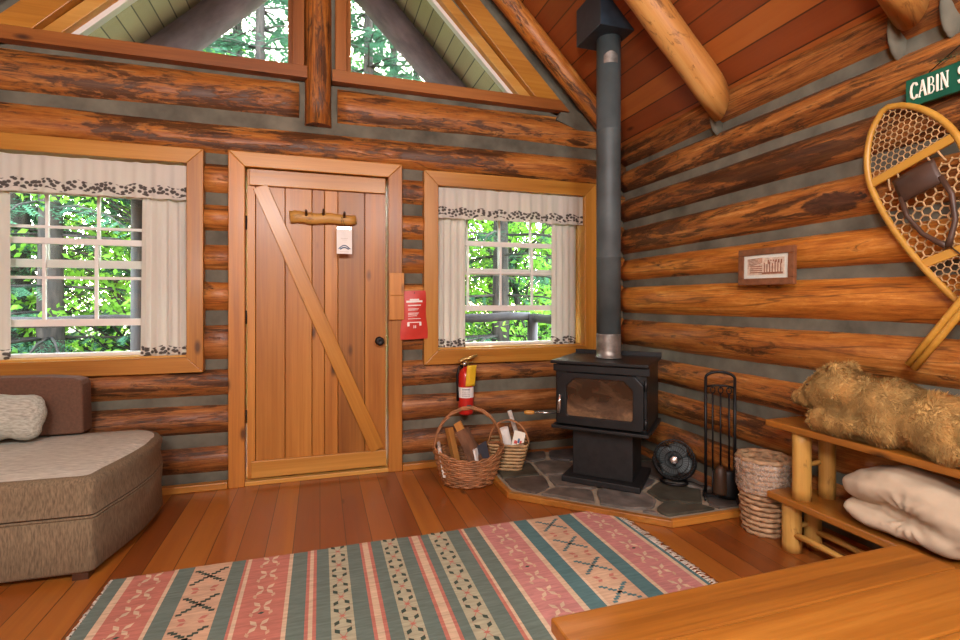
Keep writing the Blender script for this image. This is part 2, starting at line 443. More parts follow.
def cut(a, b, holes):
    segs = [(a, b)]
    for h0, h1 in holes:
        out = []
        for s0, s1 in segs:
            if h1 <= s0 or h0 >= s1: out.append((s0, s1)); continue
            if h0 > s0: out.append((s0, h0))
            if h1 < s1: out.append((h1, s1))
        segs = out
    return [s for s in segs if s[1]-s[0] > .03]

# ---- back wall -----------------------------------------------------------
wall = empty('wall_back', (0, 0, 0), kind='structure')
W1 = (-2.03, -.80, .85, 2.075); W2 = (.82, 2.02, .85, 2.048); DO = (-.465, .46, 0, 2.10)
mb = MB()
def panel(x0, x1, z0, z1): mb.box(x0, x1, CH_Y, CH_Y+.16, z0, z1)
xs = [-2.6, W1[0]-.02, W1[1]+.02, DO[0]-.02, DO[1]+.02, W2[0]-.02, W2[1]+.02, 2.6]
panel(-2.6, xs[1], -.1, 2.1); panel(xs[1], xs[2], -.1, W1[2]-.02); panel(xs[2], xs[3], -.1, 2.1)
panel(xs[4], xs[5], -.1, 2.1); panel(xs[5], xs[6], -.1, W2[2]-.02); panel(xs[6], 2.6, -.1, 2.1)
panel(-2.6, 2.6, 2.10, 2.74)
mb.build('chinking', M['chink'], wall)
TINT_B = [.50, .50, .5, .6, .55, .5, .25, .2, .15, .12, .1]
BARK_B = [.57, .59, .50, .42, .42, .45, .42, .52, .50, .52, .6]
for r in range(len(BACK_ROWS)-1):
    z1, z0 = BACK_ROWS[r], BACK_ROWS[r+1]; zc = (z0+z1)/2; rz_ = (z1-z0)*.485
    holes = []
    if r == 0: holes.append((-.135, .115))
    if r >= 2: holes.append((DO[0]-.03, DO[1]+.03))
    if 2 <= r <= 6: holes += [(W1[0]-.03, W1[1]+.03), (W2[0]-.03, W2[1]+.03)]
    for k, (a, b) in enumerate(cut(-2.55, 2.55, holes)):
        make_log(wall, (a, WY), (b, WY), zc, WY, rz_, .15, (0, -1), TINT_B[r] + (R.random()-.5)*.2, BARK_B[r], r*10+k)
# gable infill around the two upper windows
mb = MB()
def gable_ring(side):
    s = side
    for pts in ([(.185, 2.74), (1.55, 2.74), (1.51, 2.775), (.185, 2.775)],
                [(.02, 2.70), (.19, 2.70), (.19, 4.02+.1), (.02, 4.4+.3)],
                [(1.60, 2.74), (2.30, 2.56), (.02, 4.84), (.02, 4.335)]):
        mb.prism([(s*x, z) for x, z in pts], 'y', CH_Y, CH_Y+.16)
gable_ring(1); gable_ring(-1)
for s_ in (1, -1): mb.prism([(s_*x, z) for x, z in ((1.78, 2.64), (2.30, 2.46), (2.30, 2.56), (1.86, 2.78))], 'y', 3.575, CH_Y+.02)
mb.build('gable_infill', M['chink'], wall)
# upright ridge post between the gable windows
mb = MB()
mb.tube([(0, 0, z) for z in [k*.2 for k in range(12)]], [.088+.008*noise.noise((k*.7, 1, 2)) for k in range(12)], 16, sy=1.0)
o = mb.build('log', M['log'], wall, loc=(-.012, 3.62, 2.405)); o['tint'] = .7; o['bark'] = .46; o['scar'] = 99.
o.rotation_euler = (0, 0, 0)
# use a lying log turned upright so its grain runs along the post
me = o.data
for v in me.vertices: v.co = (v.co.z, v.co.y, -v.co.x)
o.rotation_euler = (0, -PI/2, 0)

# ---- right, left and rear walls -----------------------------------------
wr = empty('wall_right', (0, 0, 0), kind='structure')
mb = MB(); mb.box(CH_X, CH_X+.16, -2.6, 3.63, -.1, 2.6); mb.build('chinking', M['chink'], wr)
TINT_R = [.25, .30, .22, .45, .95, 1.0, .55, .45, .40, .35, .2]
BARK_R = [.50, .55, .62, .62, .36, .20, .40, .46, .5, .5, .5]
for r in range(len(SIDE_ROWS)-1):
    z1, z0 = SIDE_ROWS[r], SIDE_ROWS[r+1]
    make_log(wr, (WX, -2.6), (WX, 3.60), (z0+z1)/2, WX, (z1-z0)*.478, .15, (-1, 0), TINT_R[r], BARK_R[r], 200+r)['scar'] = 1.30 if r == 3 else 99.
wl = empty('wall_left', (0, 0, 0), kind='structure')
mb = MB(); mb.box(-CH_X-.16, -CH_X, -2.6, 3.63, -.1, 2.6); mb.build('chinking', M['chink'], wl)
for r in range(len(SIDE_ROWS)-1):
    z1, z0 = SIDE_ROWS[r], SIDE_ROWS[r+1]
    make_log(wl, (-WX, 3.60), (-WX, -2.6), (z0+z1)/2, WX, (z1-z0)*.478, .15, (1, 0), TINT_R[r], BARK_R[r], 300+r)
wq = empty('wall_rear', (0, 0, 0), kind='structure')
mb = MB(); mb.prism([(-2.6, -.1), (2.6, -.1), (2.6, 2.3), (0, 4.9), (-2.6, 2.3)], 'y', -2.85, -2.68); mb.build('chinking', M['chink'], wq)
zr = -.14
r = 0
while zr < 4.5:
    hw = min(2.5, RIDGE-zr-.3)
    make_log(wq, (hw, -2.6), (-hw, -2.6), zr+.125, 0, .12, .15, (0, 1), .4+.3*(r % 3), .42, 400+r); zr += .25; r += 1

# ---- floor, ceiling, soffit ---------------------------------------------
mb = MB(); mb.box(-2.45, 2.45, -2.7, 3.80, -.06, 0)
tag(mb.build('floor', M['floor']), kind='structure')
mb = MB()
def slope(mb, s, y0, y1, a0=0, a1=2.78, t=.10):
    P = lambda x, y, u: (s*x, y, RIDGE - x + u)
    A = [mb.add(p) for p in (P(a0, y0, 0), P(a1, y0, 0), P(a1, y1, 0), P(a0, y1, 0), P(a0, y0, t), P(a1, y0, t), P(a1, y1, t), P(a0, y1, t))]
    for q in ((0,1,2,3),(7,6,5,4),(0,4,5,1),(1,5,6,2),(2,6,7,3),(3,7,4,0)):
        mb.face([A[k] for k in (q if s < 0 else q[::-1])])
slope(mb, 1, -2.9, 3.70); slope(mb, -1, -2.9, 3.70)
tag(mb.build('ceiling', M['ceil'], uvf=lambda c: (c.y, abs(c.x)*1.4142+(7.3 if c.x < 0 else 0))), kind='structure')
mb = MB(); slope(mb, 1, 3.70, 5.55); slope(mb, -1, 3.70, 5.55)
tag(mb.build('ceiling_porch', M['soffit'], uvf=lambda c: (c.y, abs(c.x)*1.4142)), kind='structure')

def rafter(s, y, r, x1=2.36, mat='rafter', tint=None, r2=None, off=None):
    """round pole under the boards from the ridge down to the plate"""
    off = r*1.4142 if off is None else off
    a = Vector((s*.06, y, RIDGE-off-.06)); b = Vector((s*x1, y, RIDGE-off-x1)); L = (b-a).length
    mb = MB(); n = 26; ph = y*7+s*3
    pts = [(-L/2+L*k/n, .006*noise.noise((k*.3+ph, 0, 0)), .006*noise.noise((k*.3+ph, 5, 0))) for k in range(n+1)]
    rr = [r*(1+.05*noise.noise((k*.45+ph, 9, 1))) for k in range(n+1)]
    mb.tube(pts, rr, 20)
    for i in range(n*20, (n+1)*20):
        x_, y_, z_ = mb.v[i]; mb.v[i] = (x_ - s*z_, y_*.9, z_)
    o = mb.build('ceiling_beam', M[mat]); o.location = (a+b)/2
    d = (b-a).normalized()
    o.rotation_mode = 'QUATERNION'; o.rotation_quaternion = Vector((1, 0, 0)).rotation_difference(d)
    tag(o, kind='structure')
    return o
o = rafter(1, 3.48, .075, 2.26); o.data.materials[0] = M['log']; o['tint'] = .75; o['bark'] = .44; o['scar'] = 99.
o = rafter(-1, 3.48, .075, 2.26); o.data.materials[0] = M['log']; o['tint'] = .75; o['bark'] = .44; o['scar'] = 99.
for y, r in ((2.455, .092), (1.42, .085), (.41, .10)): rafter(1, y, r, 2.31)
for y in (2.43, 1.42): rafter(-1, y, .098, 2.34)
# weathered rafters carrying the porch roof beyond the gable
for s in (1, -1): rafter(s, 5.0, .145, 2.75, 'darklog')
# mortar packed round the rafter feet
mb = MB()
for y, r in ((2.455, .092), (1.42, .092), (.41, .10)):
    for dy in ((1,) if y > 2 else (-1, 1)):
        mb.ball((2.405, y+dy*(r+.004), 2.37), (.075, .024, .125), 12, 8)
mb.build('rafter_packing', M['chink'], wr)

# ------------------------------------------------------------------ window trim
def casing(parent, x0, x1, z0, z1, w, y0, y1, mats, head_w=None, bottom=True, name='casing_board'):
    hw = head_w or w
    mb = MB(); mb.prism([(x0-w, z0-(w if bottom else 0)), (x0, z0), (x0, z1), (x0-w, z1+hw)], 'y', y0, y1); mb.build(name, mats[1], parent, bevel=.004)
    mb = MB(); mb.prism([(x1, z0), (x1+w, z0-(w if bottom else 0)), (x1+w, z1+hw), (x1, z1)], 'y', y0, y1); mb.build(name, mats[1], parent, bevel=.004)
    mb = MB(); mb.prism([(x0-w, z1+hw), (x0, z1), (x1, z1), (x1+w, z1+hw)], 'y', y0, y1); mb.build(name, mats[0], parent, bevel=.004)
    if bottom:
        mb = MB(); mb.prism([(x0-w, z0-w), (x1+w, z0-w), (x1, z0), (x0, z0)], 'y', y0, y1); mb.build(name, mats[0], parent, bevel=.004)

def frame_mb(mb, x0, x1, z0, z1, w, y0, y1, wt=None, wb=None):
    wt = wt or w; wb = wb or w
    mb.box(x0, x0+w, y0, y1, z0, z1); mb.box(x1-w, x1, y0, y1, z0, z1)
    mb.box(x0+w, x1-w, y0, y1, z0, z0+wb); mb.box(x0+w, x1-w, y0, y1, z1-wt, z1)

def make_window(n, W, muntins, wbot, wl_, cas):
    x0, x1, z0, z1 = W
    t = empty('window_%d' % n, (0, 0, 0), kind='structure')
    # casing
    w = wl_
    mats = (M[cas+'X'], M[cas+'Z'])
    casing(t, x0, x1, z0, z1, w, 3.553, 3.66, mats)
    # reveal boards lining the wall opening
    for nm, b, m in (('jamb', (x0-.02, x0, 3.66, 3.83, z0-.02, z1+.02), 'pineZ'), ('jamb', (x1, x1+.02, 3.66, 3.83, z0-.02, z1+.02), 'pineZ'),
                     ('head_jamb', (x0, x1, 3.66, 3.83, z1, z1+.02), 'pineX'), ('sill', (x0, x1, 3.60, 3.83, z0-.02, z0+.012), 'paleX')):
        q = MB(); q.box(*b); q.build(nm, M[m], t, bevel=.003)
    # white sashes: fixed frame, upper sash, lower sash slid up a little
    q = MB(); frame_mb(q, x0, x1, z0+.012, z1, .028, 3.715, 3.80, wb=.02); q.build('frame', M['white'], t, bevel=.003)
    zm = 1.436
    q = MB(); frame_mb(q, x0+.028, x1-.028, zm-.022, z1-.028, .032, 3.757, 3.785, wb=.05)
    for mx in muntins: q.box(mx-.009, mx+.009, 3.762, 3.782, zm+.02, z1-.05)
    for mz in (1.436+.02+.21, 1.436+.02+.42): q.box(x0+.05, x1-.05, 3.763, 3.781, mz-.009, mz+.009)
    q.build('upper_sash', M['white'], t, bevel=.002)
    q = MB(); q.box(x0+.05, x1-.05, 3.770, 3.774, zm, z1-.05); q.build('pane', M['glass'], t)
    q = MB(); frame_mb(q, x0+.03, x1-.03, wbot, wbot+.545, .032, 3.722, 3.752, wb=.044, wt=.038)
    for mx in muntins: q.box(mx-.009, mx+.009, 3.727, 3.747, wbot+.03, wbot+.52)
    q.box(x0+.05, x1-.05, 3.728, 3.746, wbot+.30-.009, wbot+.30+.009)
    q.build('lower_sash', M['white'], t, bevel=.002)
    q = MB(); q.box(x0+.05, x1-.05, 3.735, 3.739, wbot+.03, wbot+.52); q.build('pane', M['glass'], t)
    return t
make_window(1, W1, (-1.88, -1.61, -1.34, -1.07), 1.05, .095, 'pine')
make_window(2, W2, (1.095, 1.366, 1.637, 1.90), 1.13, .105, 'pine')

def gable_window(n, s):
    t = empty('window_%d' % n, (0, 0, 0), kind='structure')
    A, B = .205, 2.785        # inner upright edge, inner sill height
    D = 4.235                 # glass diagonal |x|+z
    def pr(name, pts, y0, y1, m, bev=.003):
        q = MB(); pts = [(s*x, z) for x, z in pts]
        q.prism(pts if s > 0 else pts[::-1], 'y', y0, y1); return q.build(name, m, t, bevel=bev)
    pr('sill_board', [(.08, 2.705), (1.88, 2.705), (1.80, 2.785), (.08, 2.785)], 3.545, 3.68, M['cedarX'])
    pr('casing_board', [(.10, 2.787), (A-.03, 2.787), (A-.03, 4.14), (.10, 4.24)], 3.55, 3.66, M['cedarZ'])
    pr('stop', [(A-.03, 2.787), (A, 2.787), (A, D-A), (A-.03, D-A+.03)], 3.60, 3.72, M['cedarZ'])
    # sloping boards: outer casing, cream stop
    pr('sloping_casing', [(4.585-2.787, 2.787), (4.585-.11, 2.787+1.688) if 0 else (.11, 4.475), (.11, 4.335), (4.375-2.787-.0, 2.787)], 3.55, 3.66, M['pineX'])
    pr('sloping_stop', [(4.375-2.787, 2.787), (.175, 4.20), (.175, 4.10), (D+.04-2.787, 2.787)], 3.60, 3.715, M['paleX'])
    pr('glazing_bead', [(D+.045-2.787, 2.787), (.19, 4.09), (.19, 4.05), (D-2.787, 2.787)], 3.655, 3.71, M['white'], .002)
    pr('pane', [(A-.02, B-.01), (D-B+.02, B-.01), (A-.02, D-A+.02)], 3.70, 3.705, M['glass'], 0)
gable_window(3, -1); gable_window(4, 1)

# ------------------------------------------------------------------ door
t = empty('trim_1', (0, 0, 0), kind='structure')
casing(t, DO[0], DO[1], 0, DO[3]-.02, .097, 3.55, 3.66, (M['pineX'], M['doorZ']), bottom=False)
for nm, b, m in (('jamb', (DO[0]-.02, DO[0]-.002, 3.66, 3.83, 0, 2.10), 'doorZ'), ('jamb', (DO[1]+.002, DO[1]+.02, 3.66, 3.83, 0, 2.10), 'doorZ'),
                 ('head_jamb', (DO[0], DO[1], 3.66, 3.83, 2.082, 2.10), 'doorX'), ('threshold', (DO[0], DO[1], 3.56, 3.83, 0, .028), 'paleX')):
    q = MB(); q.box(*b); q.build(nm, M[m], t, bevel=.003)
q = MB(); q.box(.462, .566, 3.525, 3.55, 1.075, 1.405); q.box(.462, .566, 3.519, 3.526, 1.245, 1.25)
q.build('strike_block', M['doorZ'], t, bevel=.004)
d = empty('door_1', (0, 0, 0), kind='structure')
edges = [-.457, -.405, -.223, -.052, .03, .118, .30, .446]
for k in range(7):
    q = MB(); q.box(edges[k]+.0015, edges[k+1]-.0015, 3.592, 3.63, .035, 2.076)
    q.build('board', M['paleZ' if 0 else 'doorZ'], d, bevel=.003)
q = MB(); q.box(-.457, .446, 3.628, 3.64, .035, 2.076); q.build('back_skin', M['doorZ'], d)
q = MB(); q.box(-.44, .44, 3.566, 3.592, 1.965, 2.072); q.build('top_rail', M['pineX'], d, bevel=.004)
q = MB(); q.box(-.43, .446, 3.566, 3.592, .045, .155); q.build('kick_board', M['paleX'], d, bevel=.004)
# Z brace
P0, P1 = Vector((-.375, 1.962)), Vector((.385, .160)); L = (P1-P0).length
q = MB(); q.box(-L/2-.0, L/2, -.013, .013, -.048, .048)
b = q.build('diagonal_brace', M['pineX'], d, bevel=.004)
b.location = ((P0.x+P1.x)/2, 3.579, (P0.y+P1.y)/2); b.rotation_euler = (0, -math.atan2(P1.y-P0.y, P1.x-P0.x), 0)
# knob and deadbolt, hinges
q = MB(); q.M = Matrix.Translation((.40, 3.592, .925)) @ rot('X', 90)
q.lathe([(.030, 0), (.030, .006), (.012, .010), (.012, .03), (.026, .036), (.030, .05), (.022, .062), (.004, .046)], 20)
k = q.build('knob', M['iron'], d)
q = MB(); q.box(.44, .452, 3.575, 3.592, .89, .96); q.build('latch', M['brass'], d, bevel=.002)
for z in (.45, 1.10, 1.72):
    q = MB(); q.tube([(-.461, 3.588, z-.045), (-.461, 3.588, z+.045)], .006, 8); q.build('hinge', M['iron'], d)

# low strips added along the back wall, where sunlight glints on the floor
for i, (a, b_) in enumerate(((-2.30, -.565), (.56, 1.12))):
    q = MB(); q.box(a, b_, 3.545, 3.60, 0, .045); tag(q.build('glint_strip_back' if i == 0 else 'glint_strip_back.001', M['doorX'], bevel=.006), kind='structure')

# ------------------------------------------------------------------ things on the door and wall
t = empty('peg_rack', (.022, 3.566, 1.768), label='short peeled log rack with three pegs fixed on the plank door', cat='peg rack')
q = MB(); q.tube([(-.215+.43*k/10, .004*math.sin(k*2), .005*math.sin(k*1.3)) for k in range(11)],
                 [.040, .042, .038, .040, .037, .036, .037, .035, .036, .034, .032], 16, sy=.62)
q.build('half_log', M['peelX'], t)
for x, z in ((-.11, .012), (.0, .022), (.135, .012)):
    q = MB(); q.tube([(x, -.015, z), (x, -.05, z+.012), (x, -.072, z+.026)], [.009, .009, .008], 10); q.build('peg', M['darkwood'], t)
t = empty('door_card', (.157, 3.50, 1.60), label='white card with blue emblem hanging from the peg rack', cat='card')
q = MB(); q.box(-.05, .05, -.003, .003, -.075, .100); q.build('card', M['paper'], t)
q = MB(); q.box(-.05, .05, -.006, .005, .088, .112); q.build('clip', M['steel'], t, bevel=.002)
q = MB()
q.tube([(-.038+.076*k/12, -.0045, -.042+.024*math.sin(PI*k/12)) for k in range(13)], [.0035]*13, 6)
q.tube([(-.028+.056*k/8, -.0045, -.044+.012*math.sin(PI*k/8)) for k in range(9)], [.0045]*9, 6)
q.build('emblem', M['blueink'], t)
q = MB(); q.box(-.024, .022, -.0042, -.003, .028, .031); q.box(-.018, .018, -.0042, -.003, .018, .020); q.box(-.030, .030, -.0042, -.003, -.062, -.059)
q.build('print', M['news'], t)
q = MB(); q.tube([(-.012, .0, .11), (-.021, -.002, .155), (-.020, -.01, .172), (-.010, .0, .155), (.004, 0, .11)], .0018, 6); q.build('cord', M['furdark'], t)

t = empty('fire_blanket_bag', (.64, 3.545, .935), label='red fire blanket bag hanging on the log wall by the door', cat='bag')
def bag(u, v, s):
    w = .098 - .018*v + .004*math.sin(v*9)
    b_ = .022*math.sin(PI*min(1, max(0, u)))*math.sin(PI*min(1, v*.9+.05))
    return ((u-.5)*2*w, s*(.003+b_), v*.345+.006*(u-.5))
q = MB(); q.grid(lambda u, v: bag(u, v, -1), 12, 18); q.grid(lambda u, v: bag(1-u, v, .5), 12, 18)
bagm = q.build('pouch', M['redbag'], t)
q = MB()
def on_bag(x, z):   # point just proud of the front face
    v = z/.345; w = .098-.018*v+.004*math.sin(v*9); u = x/(2*w)+.5
    p = bag(u, v, -1); return (p[0], p[1]-.0025, p[2])
def strip(x0, x1, z0, z1):
    n = 6
    for k in range(n):
        a, b_ = x0+(x1-x0)*k/n, x0+(x1-x0)*(k+1)/n
        q.poly([on_bag(a, z0), on_bag(b_, z0), on_bag(b_, z1), on_bag(a, z1)])
strip(-.058, .058, .262, .276); strip(-.034, .034, .277, .287); strip(-.046, .046, .238, .245)
for z in (.215, .207, .185, .177, .165, .145): strip(-.046, -.046+.05+.04*R.random(), z, z+.0035)
strip(-.052, -.036, .094, .118); strip(.034, .050, .096, .118); strip(-.05, .048, .118, .124); strip(-.008, -.002, .08, .1); strip(.004, .01, .08, .1)
q.build('white_printing', M['paper'], t)
q = MB(); q.M = Matrix.Translation((.0, -.004, .322)) @ rot('X', 90); q.lathe([(.004, 0), (.010, 0), (.010, .003), (.004, .003)], 14, caps=False); q.build('eyelet', M['brass'], t)
q = MB(); q.tube([(0, .03, .33), (0, -.012, .326), (0, -.016, .334)], .003, 8); q.build('hook', M['iron'], t)

t = empty('fire_extinguisher', (1.008, 3.485, .388), label='red fire extinguisher with yellow tag hung below the right window', cat='fire extinguisher')
q = MB(); q.lathe([(.045, 0), (.053, .008), (.055, .02), (.055, .27), (.050, .30), (.034, .325), (.020, .335), (.020, .35)], 28); q.build('cylinder', M['red'], t)
q = MB(); q.lathe([(.0562, .125), (.0562, .20)], 28, caps=False); q.build('label_band', M['paper'], t)
q = MB()
for z in (.185, .178, .168, .160, .150, .140, .133):
    for k in range(6):
        a = -2.25+.17*k; q.box(math.cos(a)*.0558-.004, math.cos(a)*.0558+.004, math.sin(a)*.0558-.002, math.sin(a)*.0558+.002, z, z+(.005 if z > .18 else .0025))
q.box(-.01, .022, -.0585, -.054, .055, .075)
q.build('label_print', M['ink'], t)
q = MB(); q.lathe([(.016, .345), (.022, .352), (.022, .378), (.014, .386)], 16); q.build('valve', M['brass'], t)
q = MB(); q.tube([(-.055, -.015, .385), (-.02, 0, .396), (.02, 0, .402), (.080, -.018, .425)], [.008, .011, .011, .008], 8, sy=1.6)
q.tube([(-.04, -.01, .362), (0, 0, .372), (.05, -.008, .374)], [.005, .007, .005], 8, sy=1.6); q.build('lever', M['brass'], t)
q = MB(); q.lathe([(.003, 0), (.017, .001), (.017, .009), (.003, .010)], 16); g = q.build('gauge', M['steel'], t); g.location = (-.018, -.028, .366); g.rotation_euler = (PI/2, 0, 0)
q = MB(); q.tube([(-.022, 0, .362), (-.055, -.012, .345), (-.068, -.01, .29), (-.066, -.008, .18), (-.062, -.006, .10)], [.007, .008, .008, .008, .010], 10); q.build('hose', M['iron'], t)
q = MB(); q.grid(lambda u, v: (.004+.072*(u-.35)+.010*v, -.060-.006*math.sin(u*5)-.010*v, .210+.150*v), 6, 8); q.build('inspection_tag', M['yellow'], t, solid=.002)
q = MB(); q.box(-.02, .02, .05, .075, .22, .34); q.build('wall_bracket', M['iron'], t)

# ------------------------------------------------------------------ curtains
def curtain(name, label, group, x0, x1, z0, z1, y, pleats, amp, seed, cat='curtain', flare=0., ruffle=False):
    rr = random.Random(seed); ph = rr.random()*10; mb = MB(); nu = max(30, int((x1-x0)*140)); nv = 26
    def fn(u, v):
        x = x0+(x1-x0)*u; z = z0+(z1-z0)*v
        g = .55+.45*(1-v) if not ruffle else .6+.4*(1-v)
        s = math.sin(u*pleats*2*PI+ph+1.2*noise.noise((u*4+ph, 0, 0))) + .4*math.sin(u*pleats*4.3*PI+2*ph)
        xx = x + flare*(1-v)*(u-.5)*2*.02
        yy = y + amp*g*s + .004*noise.noise((x*9, z*5, ph))
        zz = z + (.006*noise.noise((x*14+ph, 0, 3)) if v > .98 else 0) + (.004*math.sin(u*pleats*2*PI+ph)*(1 if v < .02 else 0))
        return (xx, yy, zz)
    mb.grid(fn, nu, nv)
    o = mb.build(name, M['curtain'], uvf=lambda c: (c.x, c.z-z0), solid=.0015)
    return tag(o, label, cat, group)
curtain('curtain_valance', 'gathered white valance across the left window beside the door', 'white window curtains', -2.025, -.803, 1.845, 2.062, 3.588, 11, .006, 1, 'valance', ruffle=True)
curtain('curtain_valance', 'gathered white valance across the right window by the stove pipe', 'white window curtains', .824, 2.018, 1.818, 2.044, 3.588, 12, .006, 2, 'valance', ruffle=True)
curtain('window_curtain', 'white curtain panel at the right side of the left window', 'white window curtains', -1.06, -.808, .842, 1.95, 3.632, 4, .013, 3, flare=.6)
curtain('window_curtain', 'white curtain panel at the left edge of the photo', 'white window curtains', -2.02, -1.735, .852, 1.95, 3.632, 4, .013, 4)
curtain('window_curtain', 'white curtain panel hanging nearest the red blanket bag', 'white window curtains', .826, 1.043, .838, 1.93, 3.632, 4, .013, 5)
curtain('window_curtain', 'white curtain panel hanging nearest the stove pipe', 'white window curtains', 1.766, 1.985, .842, 1.93, 3.632, 4, .013, 6)
for i, (a, b_, z) in enumerate(((-2.028, -.802, 2.050), (.822, 2.018, 2.030))):
    q = MB(); q.tube([(a, 3.612, z-.02), (b_, 3.612, z-.02)], .006, 10)
    tag(q.build('curtain_rod', M['white']), ['thin white curtain rod at the top of the left window', 'thin white curtain rod at the top of the right window'][i], 'curtain rod', 'curtain rods')

# ------------------------------------------------------------------ hearth
t = empty('hearth_pad', (0, 0, 0), label='raised flagstone hearth pad with wooden edging in the corner', cat='hearth')
HP = [(1.115, 3.56), (1.115, 2.865), (1.79, 2.238), (2.345, 2.238), (2.345, 3.56)]
HZ = .042
q = MB(); q.prism(HP, 'z', 0.002, HZ-.012); q.build('mortar_bed', M['mortar'], t)
def clip(poly, n, c):
    out = []
    for i in range(len(poly)):
        a, b_ = poly[i], poly[(i+1) % len(poly)]
        da, db = n.dot(a)-c, n.dot(b_)-c
        if da <= 0: out.append(a)
        if da*db < 0: out.append(a+(b_-a)*(da/(da-db)))
    return out
inner = [Vector(p) for p in [(1.145, 3.55), (1.145, 2.888), (1.806, 2.272), (2.34, 2.272), (2.34, 3.55)]]
rr = random.Random(5); seeds = []
for i in range(4):
    for j in range(5):
        seeds.append(Vector((1.22+i*.33+(rr.random()-.5)*.2+(.15 if j % 2 else 0), 2.30+j*.30+(rr.random()-.5)*.18)))
q = MB()
for s in seeds:
    poly = list(inner)
    for o_ in seeds:
        if o_ is s: continue
        n = (o_-s); c = n.dot((s+o_)/2); L = n.length
        poly = clip(poly, n/L, c/L-.009)
        if len(poly) < 3: break
    if len(poly) < 3: continue
    cen = sum(poly, Vector((0, 0)))/len(poly)
    pts = []
    for i in range(len(poly)):
        a, b_ = poly[i], poly[(i+1) % len(poly)]
        for k in range(3):
            p = a+(b_-a)*k/3
            p = p + (cen-p).normalized()*(.006+.010*noise.noise((p.x*14, p.y*14, 0)) + (.004 if k == 0 else 0))
            pts.append(p)
    z = HZ + rr.random()*.004
    lo = [q.add((p.x, p.y, .02)) for p in pts]
    m1 = [q.add((p.x, p.y, z-.004)) for p in pts]
    hi = [q.add((p.x+(cen.x-p.x)*.05, p.y+(cen.y-p.y)*.05, z)) for p in pts]
    mi = rr.randrange(5); n = len(pts)
    for k in range(n):
        q.face((lo[k], lo[(k+1) % n], m1[(k+1) % n], m1[k]), mi); q.face((m1[k], m1[(k+1) % n], hi[(k+1) % n], hi[k]), mi)
    q.face(hi, mi)
q.build('flagstones', M['stones'], t)
def edging(a, b_, n0, n1):
    q = MB(); q.prism([a, b_, n1, n0], 'z', .001, .038); q.build('edging', M['doorX'], t, bevel=.004)
edging((1.09, 3.545), (1.09, 2.853), (1.125, 3.545), (1.125, 2.868))
edging((1.09, 2.853), (1.78, 2.212), (1.125, 2.868), (1.792, 2.246))
edging((1.78, 2.212), (2.345, 2.212), (1.792, 2.246), (2.345, 2.246))

# ------------------------------------------------------------------ wood stove
SROOT = (1.83, 2.91); SZ = .047
t = empty('wood_stove', (SROOT[0], SROOT[1], SZ), -45, 'black pedestal wood stove with glass door on the stone hearth', 'stove')
zz = lambda z: z-SZ
q = MB(); q.box(-.245, .245, -.25, .17, 0, .038); q.build('base_plate', M['stovedark'], t, bevel=.005)
q = MB(); q.box(-.19, .19, -.185, .12, .038, zz(.385)); q.build('pedestal', M['stovedark'], t, bevel=.006)
q = MB(); q.prism([(-.10, zz(.392)), (.10, zz(.392)), (.09, zz(.372)), (.06, zz(.366)), (-.06, zz(.366)), (-.09, zz(.372))], 'y', -.20, -.17); q.build('ash_pull', M['iron'], t)
q = MB(); q.box(-.305, .298, -.28, -.16, zz(.392), zz(.412)); q.box(-.30, .30, -.16, .24, zz(.385), zz(.41)); q.build('ash_lip', M['stove'], t, bevel=.004)
q = MB(); q.box(-.288, .282, -.235, .235, zz(.41), zz(.806)); q.build('firebox', M['stove'], t, bevel=.008)
q = MB(); q.box(-.312, .298, -.275, .265, zz(.806), zz(.826)); q.build('top_plate', M['stove'], t, bevel=.005)
q = MB(); q.box(-.30, .30, -.25, -.235, zz(.755), zz(.80)); q.box(-.30, .30, .255, .27, zz(.82), zz(.855)); q.build('face_rail', M['stove'], t, bevel=.003)
# door: chamfered frame with a chamfered opening
def octo(w, z0, z1, c, cb):
    return [(-w, z0+cb), (-w+cb, z0), (w-cb, z0), (w, z0+cb), (w, z1-c), (w-c, z1), (-w+c, z1), (-w, z1-c)]
O = octo(.268, zz(.425), zz(.752), .055, .012); I = octo(.205, zz(.478), zz(.722), .055, .012)
q = MB()
for y0, y1 in ((-.272, -.237),):
    a = [q.add((x, y0, z)) for x, z in O]; b_ = [q.add((x, y0, z)) for x, z in I]
    a2 = [q.add((x, y1, z)) for x, z in O]; b2 = [q.add((x, y1+.012, z)) for x, z in I]
    for k in range(8):
        n = (k+1) % 8
        q.face((a[k], a[n], b_[n], b_[k])); q.face((a[n], a[k], a2[k], a2[n])); q.face((b_[k], b_[n], b2[n], b2[k]))
dr = q.build('door', M['stove'], t, bevel=.004)
m, nt, b = new_mat('brown_glass'); N = NT(nt)
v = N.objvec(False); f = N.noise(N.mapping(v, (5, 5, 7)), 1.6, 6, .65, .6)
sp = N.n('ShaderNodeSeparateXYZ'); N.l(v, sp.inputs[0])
band = N.ramp(sp.outputs[2], [(.40, .75), (.50, .42), (.60, .05)])  # mottled brown, lighter towards the bottom of the pane
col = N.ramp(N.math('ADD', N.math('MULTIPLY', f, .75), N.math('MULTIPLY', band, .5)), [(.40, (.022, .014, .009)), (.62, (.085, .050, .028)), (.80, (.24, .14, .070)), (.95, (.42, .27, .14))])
N.l(col, b.inputs['Base Color']); b.inputs['Roughness'].default_value = .12; b.inputs['Coat Weight'].default_value = .6; b.inputs['Coat Roughness'].default_value = .05
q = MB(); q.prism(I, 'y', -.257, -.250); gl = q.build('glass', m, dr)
q = MB(); q.tube([(-.238, -.275, zz(.60)), (-.238, -.30, zz(.60))], .007, 8); q.tube([(-.238, -.30, zz(.615)), (-.240, -.303, zz(.57)), (-.244, -.303, zz(.50))], [.006, .012, .014], 12)
h = q.build('handle', M['steel'], dr)
